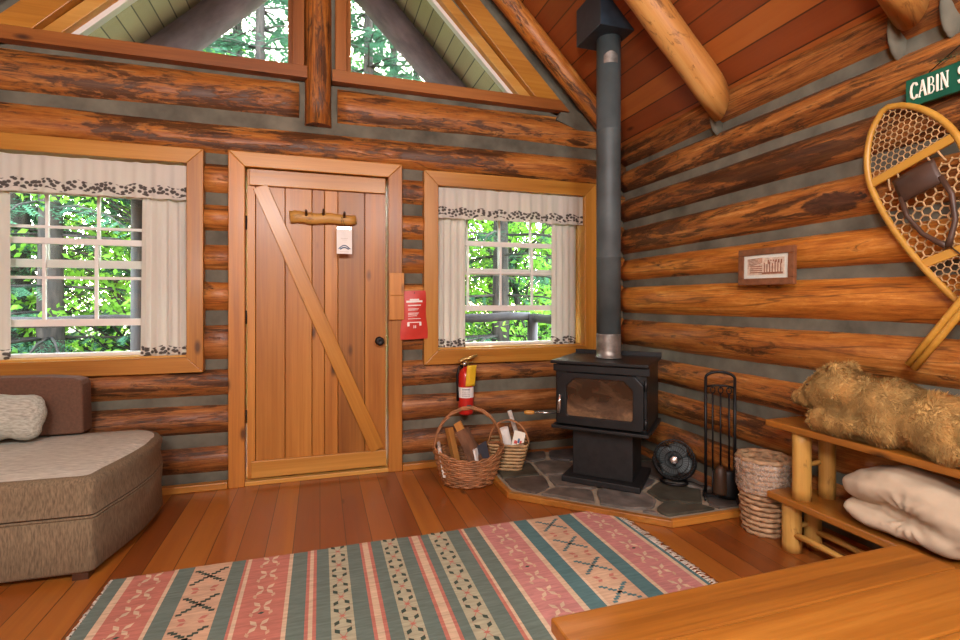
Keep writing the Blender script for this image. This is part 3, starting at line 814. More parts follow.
for z in (.70, .47):
    q = MB(); q.tube([(.278, -.255, zz(z-.03)), (.278, -.255, zz(z+.03))], .010, 8); q.build('hinge', M['stove'], dr)
q = MB(); q.tube([(-.29, -.12, zz(.455)), (-.46, -.20, zz(.457))], .0055, 8)
rd = q.build('draft_rod', M['steel'], t)
q = MB(); q.tube([(-.452, -.196, zz(.457)), (-.47, -.205, zz(.457)), (-.50, -.218, zz(.4575)), (-.512, -.224, zz(.4575))], [.011, .014, .014, .010], 12); q.build('wooden_knob', M['paleX'], rd)

t = empty('stove_pipe', (SROOT[0], SROOT[1], .83), label='tall dark grey stove pipe rising from the stove into the ceiling box', cat='stove pipe')
q = MB(); q.lathe([(.079, .055), (.079, .66), (.081, .662), (.081, .668), (.079, .67), (.079, 1.50), (.0805, 1.502), (.0805, 1.508), (.079, 1.51), (.079, 2.12)], 36); q.build('pipe', M['pipe'], t)
q = MB(); q.lathe([(.086, 0), (.086, .008), (.079, .010), (.0798, .05), (.0798, .15), (.0798, .16)], 36); q.build('collar', M['scorch'], t)
q = MB(); q.box(-.155, .155, -.155, .155, 2.115, 2.60); 
bx = q.build('ceiling_box', M['pipebox'], t, bevel=.003)
lab = MB()
lab.grid(lambda u, v: (.0805*math.cos(math.radians(-145+70*u)), .0805*math.sin(math.radians(-145+70*u)), 1.93+.075*v*(1-.35*(2*u-1)**2)), 10, 4); lab.build('label', M['scorch'], t)

# ------------------------------------------------------------------ fan on the hearth
t = empty('desk_fan', (2.155, 2.665, .046), -42, 'small black round desk fan on the hearth behind the stove tools', 'fan')
q = MB()
q.tube([(.09*math.cos(a)*1.0, .07*math.sin(a)-.01, .012) for a in [2*PI*k/24 for k in range(24)]], .010, 8, closed=True)
q.build('base', M['iron'], t)
q = MB(); q.tube([(-.148, .015, .165)] + [(-.148*math.cos(a), .02, .165-.155*math.sin(a)) for a in [PI*k/12 for k in range(1, 12)]] + [(.148, .015, .165)], .008, 8); q.build('yoke', M['iron'], t)
tilt = Matrix.Translation((0, 0, .168)) @ rot('X', -12)
q = MB(); q.M = tilt
for y, rs in ((-.045, (.06, .10, .125)), (.045, (.06, .10, .125)), (0, (.140, .138))):
    for r in rs: q.tube([(r*math.cos(2*PI*k/32), y+(.02 if r < .11 and y > 0 else 0)-(.0 if y else 0), r*math.sin(2*PI*k/32)) for k in range(32)], .003 if r < .13 else .006, 6, closed=True)
for k in range(36):
    a = 2*PI*k/36; c, s = math.cos(a), math.sin(a)
    q.tube([(.03*c, -.052, .03*s), (.09*c, -.052, .09*s), (.126*c, -.044, .126*s), (.140*c, 0, .140*s)], .0016, 4)
    q.tube([(.03*c, .06, .03*s), (.10*c, .055, .10*s), (.140*c, 0, .140*s)], .0016, 4)
q.build('guard', M['iron'], t)
q = MB(); q.M = tilt @ rot('X', 90); q.lathe([(.004, .056), (.026, .055), (.030, .050), (.030, .044)], 20); q.build('badge', M['steel'], t)
q = MB(); q.M = tilt @ rot('X', 90); q.lathe([(.022, .030), (.028, .0), (.045, -.04), (.045, -.10), (.03, -.12)], 20); q.build('motor', M['iron'], t)
for k in range(4):
    q = MB(); q.M = tilt @ rot('Y', 90*k+20)
    def bl(u, v):
        r = .024+.10*u; w = .018+.05*math.sin(PI*min(1, u*.85+.1)); a = (v-.5)
        return (a*2*w, -.012-.02*a, r)
    q.grid(bl, 8, 6); q.build('blade', M['pipe'], t, solid=.002)
q = MB(); q.tube([(.05, .04, .012), (.12, .05, .006), (.18, .0, .005), (.22, .02, .005)], .0035, 6); q.build('cord', M['iron'], t)

t.scale = (.88, .88, .88)
# ------------------------------------------------------------------ fire tools
TX, TY = 2.250, 2.380
t = empty('tool_stand', (TX, TY, .046), -38, 'black iron stand for hearth tools near the wastebasket', 'tool stand')
q = MB()
for s in (-1, 1): q.tube([(s*.078, 0, .01), (s*.078, 0, .66)], .0085, 10)
q.tube([(-.078*math.cos(PI*k/14), 0, .655+.035*math.sin(PI*k/14)) for k in range(15)], .008, 8)
q.build('uprights', M['iron'], t)
q = MB(); q.tube([(-.078, 0, .605), (-.03, -.002, .615), (.03, -.002, .615), (.078, 0, .605)], .006, 8); q.build('crossbar', M['iron'], t)
for s in (-1, 0, 1):
    q = MB(); q.tube([(s*.042, -.004, .612), (s*.042, -.022, .600), (s*.042, -.030, .606), (s*.042, -.034, .622)], .003, 6); q.build('hook', M['iron'], t)
q = MB(); q.box(-.095, .095, -.012, .012, 0, .014)
for s in (-1, 1): q.tube([(s*.085, -.085, .006), (s*.085, -.03, .022), (s*.085, .02, .022), (s*.085, .045, .006)], .007, 8)
q.build('base', M['iron'], t, bevel=0); t.scale = (1, 1, 1.075)
rzT = rot('Z', -38); base = Matrix.Translation((TX, TY, .046)) @ rzT
def tool(name, label, x, extra):
    p = base @ Vector((x, -.028, 0)); tt = empty(name, (p.x, p.y, .046), -38, label, 'hearth tool', 'hearth tools on the iron stand')
    q = MB(); q.tube([(0, 0, .15), (0, 0, .575)], .005, 8)
    q.tube([(0, 0, .575)] + [(.013*math.sin(a)*(1 if x > 0 else -1), 0, .593-.018*math.cos(a)) for a in [2*PI*k/10 for k in range(1, 10)]] + [(0, 0, .577)], .0035, 6)
    q.build('shaft', M['iron'], tt); extra(tt); tt.scale = (1, 1, 1.075)
def ex_brush(tt):
    q = MB(); q.lathe([(.010, .185), (.030, .165), (.036, .12), (.044, .04), (.040, .03)], 18, sy=.8); q.build('bristles', M['furdark'], tt)
def ex_shovel(tt):
    q = MB(); q.grid(lambda u, v: ((u-.5)*(.11-.02*v), -.012+.018*(2*u-1)**2+.02*v*v-.012, .012+.15*v), 8, 8); q.build('pan', M['iron'], tt, solid=.003)
def ex_poker(tt):
    q = MB(); q.tube([(0, 0, .16), (0, 0, .05), (.002, 0, .02)], [.005, .005, .002], 8); q.tube([(0, 0, .07), (.022, 0, .06), (.028, 0, .045)], [.004, .0035, .002], 8); q.build('point', M['iron'], tt)
tool('hearth_poker', 'thin black poker hanging on the left hook of the tool stand', -.042, ex_poker)
tool('hearth_brush', 'black bristle hearth brush hanging at the middle of the tool stand', .0, ex_brush)
tool('hearth_shovel', 'black ash shovel hanging on the wastebasket side of the tool stand', .045, ex_shovel)

# ------------------------------------------------------------------ baskets
def weave(mb, prof, rings, stakes, r, amp, zfun=None, mi=0, sub=2, ph=0):
    """horizontal weavers in and out of upright stakes; prof(t) -> (rx, ry, z)"""
    for k in range(rings):
        t_ = k/(rings-1); rx, ry, z = prof(t_)
        n = stakes*sub; pts = []
        for j in range(n):
            a = 2*PI*j/n; o_ = amp*math.cos(PI*j*2/sub/1 *.5 + PI*(k % 2))
            zz_ = z + (zfun(a)*t_ if zfun else 0)
            pts.append(((rx+o_)*math.cos(a), (ry+o_)*math.sin(a), zz_))
        mb.tube(pts, r, 6, mi, closed=True)
def stakes_mb(mb, prof, n, r, zfun=None, steps=6):
    for j in range(n):
        a = 2*PI*j/n
        mb.tube([((lambda q_: (q_[0]*math.cos(a), q_[1]*math.sin(a), q_[2]+(zfun(a)*k/steps if zfun else 0)))(prof(k/steps))) for k in range(steps+1)], r, 6)
def shell(mb, prof, n=40, zfun=None, inset=.004, steps=6):
    rings = []
    for k in range(steps+1):
        rx, ry, z = prof(k/steps)
        rings.append([mb.add(((rx-inset)*math.cos(2*PI*j/n), (ry-inset)*math.sin(2*PI*j/n), z+(zfun(2*PI*j/n)*k/steps if zfun else 0))) for j in range(n)])
    for k in range(steps):
        for j in range(n): mb.face((rings[k][j], rings[k][(j+1) % n], rings[k+1][(j+1) % n], rings[k+1][j]), 0, True)
    mb.face(rings[0][::-1])

BC = (.94, 3.19)
t = empty('firewood_basket', (BC[0], BC[1], 0), -8, 'brown wicker basket with arched handle holding firewood on the floor', 'basket')
pr = lambda t_: (.165+.065*t_**.8, .125+.055*t_**.8, .012+.165*t_)
zf = lambda a: .055*math.cos(a)**2
q = MB(); weave(q, pr, 13, 22, .0068, .0055, zf); q.build('woven_body', M['wicker'], t)
q = MB(); stakes_mb(q, pr, 22, .005, zf); shell(q, pr, 44, zf); q.build('stakes', M['wicker'], t)
q = MB()
for k in range(2):
    pts = []
    for j in range(88):
        a = 2*PI*j/88; rx, ry, z = pr(1)
        w = j*PI/4 + k*PI
        pts.append(((rx+.008*math.cos(w))*math.cos(a), (ry+.008*math.cos(w))*math.sin(a), z+zf(a)+.010+.008*math.sin(w)))
    q.tube(pts, .0065, 6, closed=True)
q.build('braided_rim', M['wicker'], t)
q = MB()
for k in range(3):
    pts = []
    for j in range(41):
        u = PI*j/40; w = j*.55+k*2.1
        pts.append((-.228*math.cos(u), .008*math.cos(w), .225+.27*math.sin(u)+.008*math.sin(w)))
    q.tube(pts, .007, 6)
q.build('handle', M['wicker'], t)
def split_log(name, label, cat, c, d, L, r, rollx, bark=True):
    """wedge of split firewood centred at c along direction d"""
    mb = MB(); n = 6; prof = [(0, 0)] + [(r*math.cos(a), r*math.sin(a)) for a in [math.radians(-38+76*k/5) for k in range(6)]]
    rings = []
    for i in range(n+1):
        x = -L/2+L*i/n
        rings.append([mb.add((x, p[0]*(1+.06*noise.noise((x*9+c[0]*7, p[1]*30, 2))), p[1]*(1+.06*noise.noise((x*7, p[0]*30, c[1]*9))))) for p in prof])
    m_ = len(prof)
    for i in range(n):
        for j in range(m_):
            mb.face((rings[i][j], rings[i][(j+1) % m_], rings[i+1][(j+1) % m_], rings[i+1][j]), 1 if bark and 1 <= j <= m_-2 else 0)
    mb.face(rings[0]); mb.face(rings[-1][::-1])
    o = mb.build(name, [M['split'], M['bark']])
    o.rotation_mode = 'QUATERNION'
    o.rotation_quaternion = Vector((1, 0, 0)).rotation_difference(Vector(d).normalized()) @ Matrix.Rotation(rollx, 3, 'X').to_quaternion()
    o.location = c
    return tag(o, label, cat, 'firewood in the wicker basket')
split_log('firewood', 'pale orange squared firewood stick leaning in the big wicker basket', 'firewood', (.835, 3.19, .21), (.18, -.10, -.9), .31, .045, 0.3, False)
split_log('firewood', 'thick bark covered firewood log leaning in the middle of the wicker basket', 'firewood', (.935, 3.19, .195), (.32, -.30, -.82), .31, .085, 2.6)
split_log('firewood', 'short orange firewood block on top behind the wicker basket handle', 'firewood', (.885, 3.255, .315), (.25, -.3, -.6), .13, .055, 1.2, False)
split_log('firewood', 'grey barked firewood piece lying low behind the others in the wicker basket', 'firewood', (1.0, 3.27, .18), (.5, .1, -.6), .24, .055, 2.0)
def paper_sheaf(name, label, cat, c, rz, tilt_, w, h, th, mats, group):
    q = MB(); q.grid(lambda u, v: ((u-.5)*w, -th/2+.004*math.sin(u*5), v*h), 8, 6); q.grid(lambda u, v: ((.5-u)*w, th/2+.004*math.sin((1-u)*5), v*h), 8, 6)
    q.box(-w/2, w/2, -th/2+.001, th/2-.001, .002, h-.002)
    o = q.build(name, mats); o.location = c; o.rotation_euler = (math.radians(tilt_), 0, math.radians(rz)); return tag(o, label, cat, group)
paper_sheaf('newspaper', 'folded white newspaper at the right side of the large wicker basket', 'newspaper', (1.03, 3.12, .05), 52, -14, .15, .20, .014, M['paper'], 'papers in the wicker baskets')
paper_sheaf('magazine', 'dark covered magazine standing at the right end of the wicker basket', 'magazine', (1.065, 3.155, .05), 52, -14, .15, .205, .012, M['ink'], 'papers in the wicker baskets')
paper_sheaf('newspaper', 'crumpled grey newspaper at the left end of the large wicker basket', 'newspaper', (.775, 3.20, .07), 80, -10, .15, .20, .02, M['news'], 'papers in the wicker baskets')

# small splint basket on the hearth corner
SB = (1.262, 3.285)
t = empty('splint_basket', (SB[0], SB[1], .046), -25, 'small pale splint basket of papers at the back of the hearth', 'basket')
def sq(t_):
    return (.085+.040*t_, .080+.025*t_, .006+.15*t_)
q = MB()
for k in range(8):
    rx, ry, z = sq(k/7); pts = []
    for j in range(48):
        a = 2*PI*j/48; c_, s_ = math.cos(a), math.sin(a); kf = (abs(c_)**6+abs(s_)**6)**(-1/6.)
        pts.append((rx*kf*c_+.003*math.cos(j*PI/2+k*PI)*c_, ry*kf*s_+.003*math.cos(j*PI/2+k*PI)*s_, z))
    q.tube(pts, .009, 6, closed=True, sy=.45)
q.build('woven_body', M['wickerpale'], t)
q = MB(); shell(q, lambda t_: (sq(t_)[0]*.99, sq(t_)[1]*.99, sq(t_)[2]), 4, None, .002); q.build('bottom', M['wickerpale'], t); t.scale = (1.12, 1.12, 1.12)
q = MB(); q.tube([(-.122*math.cos(PI*k/16), 0, .15+.14*math.sin(PI*k/16)) for k in range(17)], .006, 6, sy=1.5); q.build('handle', M['wicker'], t)
def roll(label, c, d, L, r, m, group='papers in the wicker baskets', name='paper_roll'):
    q = MB(); q.tube([(0, 0, -L/2), (0, 0, -L/4), (0, 0, L/4), (0, 0, L/2)], [r, r*1.04, r*.97, r], 16, sy=.8)
    q.lathe([(r*.55, L/2+.001), (r*.2, L/2-.01)], 10)
    o = q.build(name, m); o.rotation_mode = 'QUATERNION'
    o.rotation_quaternion = Vector((0, 0, 1)).rotation_difference(Vector(d).normalized()); o.location = c
    return tag(o, label, 'paper roll', group)
roll('thick rolled newspaper on the left in the small splint basket', (1.255, 3.305, .215), (-.28, -.05, 1), .20, .036, M['paper'])
roll('long thin pinkish paper roll sticking up from the small splint basket', (1.345, 3.345, .26), (-.30, .12, 1), .33, .016, M['news'])
roll('brown stick of kindling in the middle of the small splint basket', (1.295, 3.355, .21), (-.15, .1, 1), .22, .017, M['bark'], name='kindling')
t = empty('match_box', (1.320, 3.245, .235), -25, 'cream matchbox with red and blue print in the small basket', 'matchbox')
q = MB(); q.M = rot('X', -18) @ rot('Y', 12); q.box(-.040, .040, -.008, .008, -.05, .06); q.build('box', M['cream'], t, bevel=.002)
q = MB(); q.M = rot('X', -18) @ rot('Y', 12); q.box(-.026, -.004, -.0095, -.007, -.028, -.006); q.box(.012, .026, -.0095, -.007, -.024, .0); q.build('red_print', M['bluered'], t)
q = MB(); q.M = rot('X', -18) @ rot('Y', 12); q.box(-.003, .010, -.0095, -.007, -.02, .012); q.build('blue_print', M['blueink'], t)

# wastebasket
WB = (2.222, 2.050)
t = empty('wastebasket', (WB[0], WB[1], 0), 0, 'woven seagrass wastebasket with clear liner beside the bench', 'wastebasket')
pw = lambda t_: (.092+.030*t_, .092+.030*t_, .010+.375*t_)
q = MB(); weave(q, pw, 15, 20, .0125, .006); q.build('woven_body', M['rushes'], t)
q = MB(); shell(q, pw, 40, None, .008); q.build('inner_wall', M['rushes'], t)
q = MB()
def liner(u, v):
    a = 2*PI*u; w = .006*noise.noise((math.cos(a)*7, math.sin(a)*7, v*5))
    if v < .4: r = .108+.010*(v/.4)+w*.5; z = .30+.090*(v/.4)
    else: k = (v-.4)/.6; r = .124+.016*min(1, k*6)-.010*k+w; z = .392-.17*k+.014*noise.noise((math.cos(a)*5, math.sin(a)*5, 9))
    return (r*math.cos(a), r*math.sin(a), z)
q.grid(liner, 90, 24); q.build('plastic_liner', M['plastic'], t)

# ------------------------------------------------------------------ bench by the right wall
BX0, BX1 = 2.10, 2.345
t = empty('log_bench', (2.22, 1.25, 0), label='rustic two tier log bench along the right wall', cat='bench')
def plank(name, x0, x1, y0, y1, z0, z1, m):
    q = MB(); cx, cy = 2.22, 1.25
    q.box(x0-cx, x1-cx, y0-cy, y1-cy, z0, z1); return q.build(name, m, t, bevel=.006)
plank('top_plank', BX0, BX1, .45, 1.93, .588, .620, M['benchY'])
plank('shelf_plank', BX0, BX1, .45, 1.92, .238, .272, M['benchY'])
def bleg(x, y, z0, z1, r, seed):
    q = MB(); q.tube([(x-2.22+.004*noise.noise((k, seed, 0)), y-1.25, z0+(z1-z0)*k/6) for k in range(7)], [r*(1+.08*noise.noise((k*.8, seed, 3))) for k in range(7)], 14)
    return q.build('leg', M['peelZ'], t)
for y, yu in ((1.845, 1.78), (.60, .62)):
    bleg(2.175, y, 0, .238, .043, y); bleg(2.300, y-.01, 0, .238, .038, y+5)
    bleg(2.160, yu, .272, .588, .040, y+9); bleg(2.295, yu-.02, .272, .588, .036, y+14)
    for (x0, z, r, yy) in ((2.175, .12, .014, y), (2.16, .44, .014, yu)):
        q = MB(); q.tube([(x0-2.22, yy-1.25, z), (x0-2.22+.06, yy-1.25-.005, z-.005), (2.30-2.22, yy-1.25-.01, z+.004)], [r, r*.8, r], 8); q.build('stretcher', M['peelX'], t)
for x in (2.165, 2.295):
    q = MB(); pts = [(x-2.22-.006*math.sin(k), 1.845-1.25-(1.245)*k/10, .085+.02*math.sin(k*.9)-.03*math.sin(PI*k/10)) for k in range(11)]
    q.tube(pts, [.014+.002*math.sin(k*2) for k in range(11)], 8); q.build('stretcher', M['peelY'], t)

# ------------------------------------------------------------------ plush bear: one remeshed body + fur
def remesh_body(name, balls, voxel, mat, smooth=6, disp=None):
    q = MB()
    for c, r, rt in balls: q.ball(c, r, 20, 14, M=rt)
    o = q.build(name, mat)
    md = o.modifiers.new('r', 'REMESH'); md.mode = 'VOXEL'; md.voxel_size = voxel; md.use_smooth_shade = True
    md = o.modifiers.new('sm', 'SMOOTH'); md.iterations = smooth; md.factor = .5
    dg = bpy.context.evaluated_depsgraph_get(); dg.update()
    me = bpy.data.meshes.new_from_object(o.evaluated_get(dg))
    old = o.data; o.modifiers.clear(); o.data = me; bpy.data.meshes.remove(old)
    if disp:
        me.update(); ns = [v.normal.copy() for v in me.vertices]
        for v, n in zip(me.vertices, ns): v.co += n*disp(v.co)
    for p in me.polygons: p.use_smooth = True
    me.update()
    return o
bear = empty('plush_bear', (2.203, 1.35, .620), label='golden brown plush bear lying on its belly on the bench', cat='plush toy')
bx, by, bz = 2.215, 1.35, .620
def bb(x, y, z, r, M_=None): return ((x-bx, y-by, z-bz), r, M_)
balls = [
    bb(2.225, 1.08, .720, (.115, .18, .105)), bb(2.22, 1.26, .735, (.118, .18, .118)), bb(2.215, 1.42, .752, (.115, .15, .133)),
    bb(2.21, 1.53, .785, (.095, .10, .105)),                                   # neck
    bb(2.205, 1.630, .818, (.100, .102, .100)), bb(2.200, 1.69, .792, (.086, .08, .078)),   # head
    bb(2.192, 1.755, .758, (.060, .046, .052)), bb(2.188, 1.800, .748, (.042, .034, .036)),    # muzzle
    bb(2.145, 1.600, .908, (.020, .030, .030)), bb(2.262, 1.620, .905, (.022, .030, .030)), # ears
    bb(2.150, 1.42, .712, (.060, .085, .085)), bb(2.140, 1.50, .688, (.058, .095, .046)), bb(2.145, 1.59, .680, (.055, .075, .058)), bb(2.152, 1.67, .676, (.050, .05, .052)),
    bb(2.285, 1.52, .676, (.045, .085, .054)), bb(2.280, 1.63, .668, (.042, .075, .046)),
    bb(2.145, 1.02, .690, (.055, .12, .065)), bb(2.145, 1.17, .665, (.050, .12, .045)), bb(2.29, 1.05, .68, (.045, .12, .06)),
    bb(2.225, .93, .70, (.10, .08, .078)),
]
body = remesh_body('body', balls, .012, M['fur'], 5)
body.parent = bear
rr = random.Random(3); q = MB(); me = body.data
me.calc_loop_triangles()
vs = [v.co.copy() for v in me.vertices]; ns = [v.normal.copy() for v in me.vertices]
tris = [tuple(tr.vertices) for tr in me.loop_triangles]
areas = []; acc = 0
for a, b_, c in tris:
    acc += ((vs[b_]-vs[a]).cross(vs[c]-vs[a])).length/2; areas.append(acc)
import bisect
for k in range(46000):
    i = bisect.bisect(areas, rr.random()*acc); i = min(i, len(tris)-1); a, b_, c = tris[i]
    u, v = rr.random(), rr.random()
    if u+v > 1: u, v = 1-u, 1-v
    p = vs[a]+(vs[b_]-vs[a])*u+(vs[c]-vs[a])*v; n = (ns[a]+ns[b_]+ns[c]).normalized()
    fl = Vector((.25*noise.noise(p*22), -.75+.6*noise.noise(p*18+Vector((5, 0, 0))), -.35+.7*noise.noise(p*20+Vector((0, 9, 0)))))
    d = (n*.62+fl*.75+Vector((rr.uniform(-.3, .3), rr.uniform(-.3, .3), rr.uniform(-.3, .3)))).normalized()
    if d.dot(n) < .12: d = (d+n*.5).normalized()
    L = rr.uniform(.014, .028)*(.6 if p.y > .38 else 1); w = d.cross(n)
    w = (w.normalized() if w.length > .01 else n.orthogonal().normalized())*.0013
    if p.z < .012: continue
    tip = p+d*L*.6+(d-n*.25).normalized()*L*.4
    if tip.z < .002: tip.z = .002
    mid = p+d*L*.55
    q.face([q.add(p-w), q.add(p+w), q.add(mid+w*.8), q.add(mid-w*.8)], 0, True); q.face([q.add(mid-w*.8), q.add(mid+w*.8), q.add(tip)], 0, True)
tag(q.build('fur', M['fur'], bear), kind='stuff')
q = MB(); q.ball((2.186-bx, 1.834-by, .752-bz), (.014, .009, .010)); q.build('nose', M['furdark'], bear)
q = MB(); q.ball((2.122-bx, 1.712-by, .825-bz), .005); q.build('eye', M['furdark'], bear)
q = MB(); q.ball((2.262-bx, 1.722-by, .828-bz), .005); q.build('eye', M['furdark'], bear)

# ------------------------------------------------------------------ folded blanket on the shelf
pb = (2.205, 1.30, .272)
balls = []
def chain(pts):
    for i in range(len(pts)-1):
        a, b_ = pts[i], pts[i+1]
        for k in range(4):
            u = k/4.; y = a[0]+(b_[0]-a[0])*u; z = a[1]+(b_[1]-a[1])*u; r = a[2]+(b_[2]-a[2])*u; rx = a[3]+(b_[3]-a[3])*u
            balls.append(((0+.0, y-pb[1], z-pb[2]), (rx, r*1.15, r), None))
chain([(1.53, .430, .048, .11), (1.46, .445, .072, .125), (1.36, .465, .085, .13), (1.27, .455, .088, .13), (1.20, .425, .095, .13), (1.165, .385, .095, .13)])
chain([(1.525, .338, .042, .11), (1.44, .330, .052, .125), (1.32, .333, .055, .13), (1.24, .338, .058, .13), (1.18, .355, .075, .13)])
def wr_(co):
    r_ = math.hypot(co.y-.0, co.z-.115); a_ = math.atan2(co.z-.115, co.y-.0)
    return .011*noise.noise(Vector((co.x*9, co.y*7, co.z*16))) + .007*noise.noise(Vector((co.x*20, co.y*13, co.z*30))) - .010*max(0, 1-abs(r_-.05)/.07)*abs(math.sin(a_*5.5))
bl = remesh_body('folded_blanket', balls, .009, M['blanket'], 3, wr_)
lowz = min(v.co.z for v in bl.data.vertices)
for v in bl.data.vertices: v.co.z = max(v.co.z, .003); v.co.x = min(v.co.x, .13)
bl.location = pb
tag(bl, 'folded cream fleece blanket on the lower bench shelf', 'blanket')

# ------------------------------------------------------------------ snowshoes, sign, picture
def snowshoe(loc, ang, label):
    t = empty('snowshoe', loc, 0, label, 'snowshoe', 'crossed snowshoes on the right wall')
    t.rotation_euler = (ang, 0, 0)     # local: y across (+y = to the far end of the wall), z up = toe
    Lb, Wd = .92, .160
    def half(u):      # u: 0 toe .. 1 tail join ; returns half width
        z = .02 + (1-u)*Lb
        w = Wd*(math.sin(PI*min(1, (u*.92+.0))**.62))**.75 if u > 0 else 0
        return w, z
    hw = []
    for k in range(41):
        u = k/40.
        if u < .30: w = Wd*max(0, 1-((.30-u)/.30)**1.75)**.62
        else: w = Wd*(math.cos((u-.30)/.70*PI/2))**.85
        hw.append((max(w, .012), .92*(1-u)))
    pts = [(0, -w, z) for w, z in hw[::-1]] + [(0, w, z) for w, z in hw]
    q = MB(); q.tube([(0, -.012, -.30)] + [(0, -.012, -.15)] + pts + [(0, .012, -.15), (0, .012, -.30)], .0125, 10); q.build('frame', M['ash'], t)
    def wid(z):
        for i in range(40):
            if hw[i][1] >= z >= hw[i+1][1]:
                k = (hw[i][1]-z)/(hw[i][1]-hw[i+1][1]+1e-9); return hw[i][0]+(hw[i+1][0]-hw[i][0])*k
        return .0
    for z in (.665, .275):
        q = MB(); w = wid(z); q.box(-.006, .008, -w, w, z-.017, z+.017); q.build('crossbar', M['ash'], t, bevel=.003)
    # hexagonal rawhide lacing clipped to the frame
    q = MB()
    def lace(p, p2, r):
        q.tube([(0, p[0], p[1]), (-.002, (p[0]+p2[0])/2, (p[1]+p2[1])/2), (0, p2[0], p2[1])], r, 5, caps=False)
    def field(z0, z1, s, r):
        rows = int((z1-z0)/(s*.86))+2
        for i in range(-1, rows+1):
            for j in range(-14, 15):
                cx = (j+(.5 if i % 2 else 0))*s; cz = z0+i*s*.86
                for dx, dz in ((s/2, s*.29), (-s/2, s*.29), (0, -s*.58)):
                    a = (cx, cz); b_ = (cx+dx, cz+dz)
                    ins = lambda p: z0 <= p[1] <= z1 and abs(p[0]) <= wid(p[1])-.004
                    if ins(a) and ins(b_): lace(a, b_, r)
                    elif ins(a) or ins(b_):
                        pi, po = (a, b_) if ins(a) else (b_, a)
                        lo, hi = 0., 1.
                        for _ in range(8):
                            mm = (lo+hi)/2; pm = (pi[0]+(po[0]-pi[0])*mm, pi[1]+(po[1]-pi[1])*mm)
                            if ins(pm): lo = mm
                            else: hi = mm
                        lace(pi, (pi[0]+(po[0]-pi[0])*lo, pi[1]+(po[1]-pi[1])*lo), r)
    field(.682, .915, .024, .0022); q.build('lacing', M['wickerpale'], t)
    q = MB(); field(.292, .60, .034, .0036)
    for y in (-.10, -.06, .06, .10): lace((y, .60), (y*.9, .65), .004)
    q.build('lacing', M['wickerpale'], t)
    q = MB(); field(.05, .258, .026, .0026); q.build('lacing', M['wickerpale'], t)
    # leather binding
    q = MB(); q.grid(lambda u, v: (-.014-.022*math.sin(PI*u)*math.sin(PI*v*.8+.3), -.075+.15*u, .525+.10*v), 10, 6); q.build('toe_strap', M['leather'], t, solid=.004)
    q = MB()
    for s in (-1, 1): q.tube([(-.012, s*.07, .55), (-.014, s*.078, .47), (-.014, s*.055, .38), (-.014, s*.02, .325), (-.014, 0, .30)], [.010, .009, .009, .010, .014], 8, sy=1.)
    q.build('heel_strap', M['leather'], t)
    q = MB(); q.tube([(-.012, .0, .31), (-.01, -.03, .24), (-.008, -.02, .16), (-.008, -.035, .10)], .0025, 5); q.build('lace_end', M['furdark'], t)
    return t
th = math.atan2(.352, .936)
# toe1 at (1.556, 2.045): axis runs down and toward the near end of the wall
def place_shoe(x, toe, sgn, th, label):
    ang = -th*sgn
    # toe is at local z=.92+.01; up vector in (y,z) = (sgn*.352,.936)
    up = Vector((sgn*math.sin(th), math.cos(th))); o_ = Vector(toe)-up*.932*1.06
    o = snowshoe((x, o_.x, o_.y), ang, label); o.scale = (1, 1.06, 1.06); return o
place_shoe(2.318, (1.522, 2.042), 1, th, 'wooden snowshoe with brown leather binding, toe beneath the green cabin sign')
place_shoe(2.286, (.670, 2.02), -1, math.radians(34), 'second crossed snowshoe showing its yellow wooden tail above the plush bear')

t = empty('cabin_sign', (2.325, 1.262, 2.003), label='green wooden cabin sign with cream letters above the snowshoe', cat='sign')
q = MB(); q.box(-.010, .010, -.26, .176, 0, .113); q.build('board', M['green'], t, bevel=.002)
q = MB()
def glyph(strokes, y0, w, h):
    for st in strokes:
        pts = [(-.0115, y0-p[0]*w, .028+p[1]*h) for p in st[1]]
        q.tube(pts, st[0], 6, sm=False)
TH, TN = .0046, .0026
def serif(x, y): return (TN, [(x-.16, y), (x+.16, y)])
GL = {
 'C': [(TH, [(.95, .78), (.8, .95), (.5, 1), (.2, .85), (.08, .5), (.2, .15), (.5, 0), (.8, .05), (.95, .22)])],
 'A': [(TN, [(.05, 0), (.5, 1)]), (TH, [(.5, 1), (.95, 0)]), (TN, [(.22, .36), (.78, .36)]), serif(.05, 0), serif(.95, 0)],
 'B': [(TH, [(.2, 0), (.2, 1)]), (TN, [(.05, 1), (.6, 1), (.85, .88), (.85, .65), (.6, .53), (.2, .53)]), (TN, [(.6, .53), (.95, .4), (.95, .14), (.65, 0), (.05, 0)])],
 'I': [(TH, [(.5, 0), (.5, 1)]), serif(.5, 0), serif(.5, 1)],
 'N': [(TN, [(.12, 0), (.12, 1)]), (TH, [(.12, 1), (.88, 0)]), (TN, [(.88, 0), (.88, 1)]), serif(.12, 0), serif(.12, 1), serif(.88, 1)],
 'S': [(TH, [(.88, .80), (.75, .95), (.5, 1), (.22, .92), (.15, .75), (.3, .58), (.7, .44), (.86, .26), (.75, .06), (.5, 0), (.25, .05), (.12, .22)])],
}
yy = .158
for ch, w in (('C', .026), ('A', .026), ('B', .023), ('I', .012), ('N', .026), (' ', .021), ('S', .024)):
    if ch != ' ': glyph(GL[ch], yy, w, .064)
    yy -= w+.0045
q.build('lettering', M['cream'], t)
q = MB(); q.tube([(.002, .10, .118), (.002, -.04, .20), (.002, -.18, .118)], .0022, 6); q.build('black_line', M['iron'], t)  # thin black line peaking above the board
t = empty('fir_sprig', (2.317, 1.285, 2.138), label='small green evergreen sprig tucked above the cabin sign', cat='sprig')
q = MB(); q.tube([(0, .04, -.01), (-.004, 0, .0), (0, -.05, .012)], .002, 5); q.build('stem', M['bark'], t)
q = MB(); rr = random.Random(2)
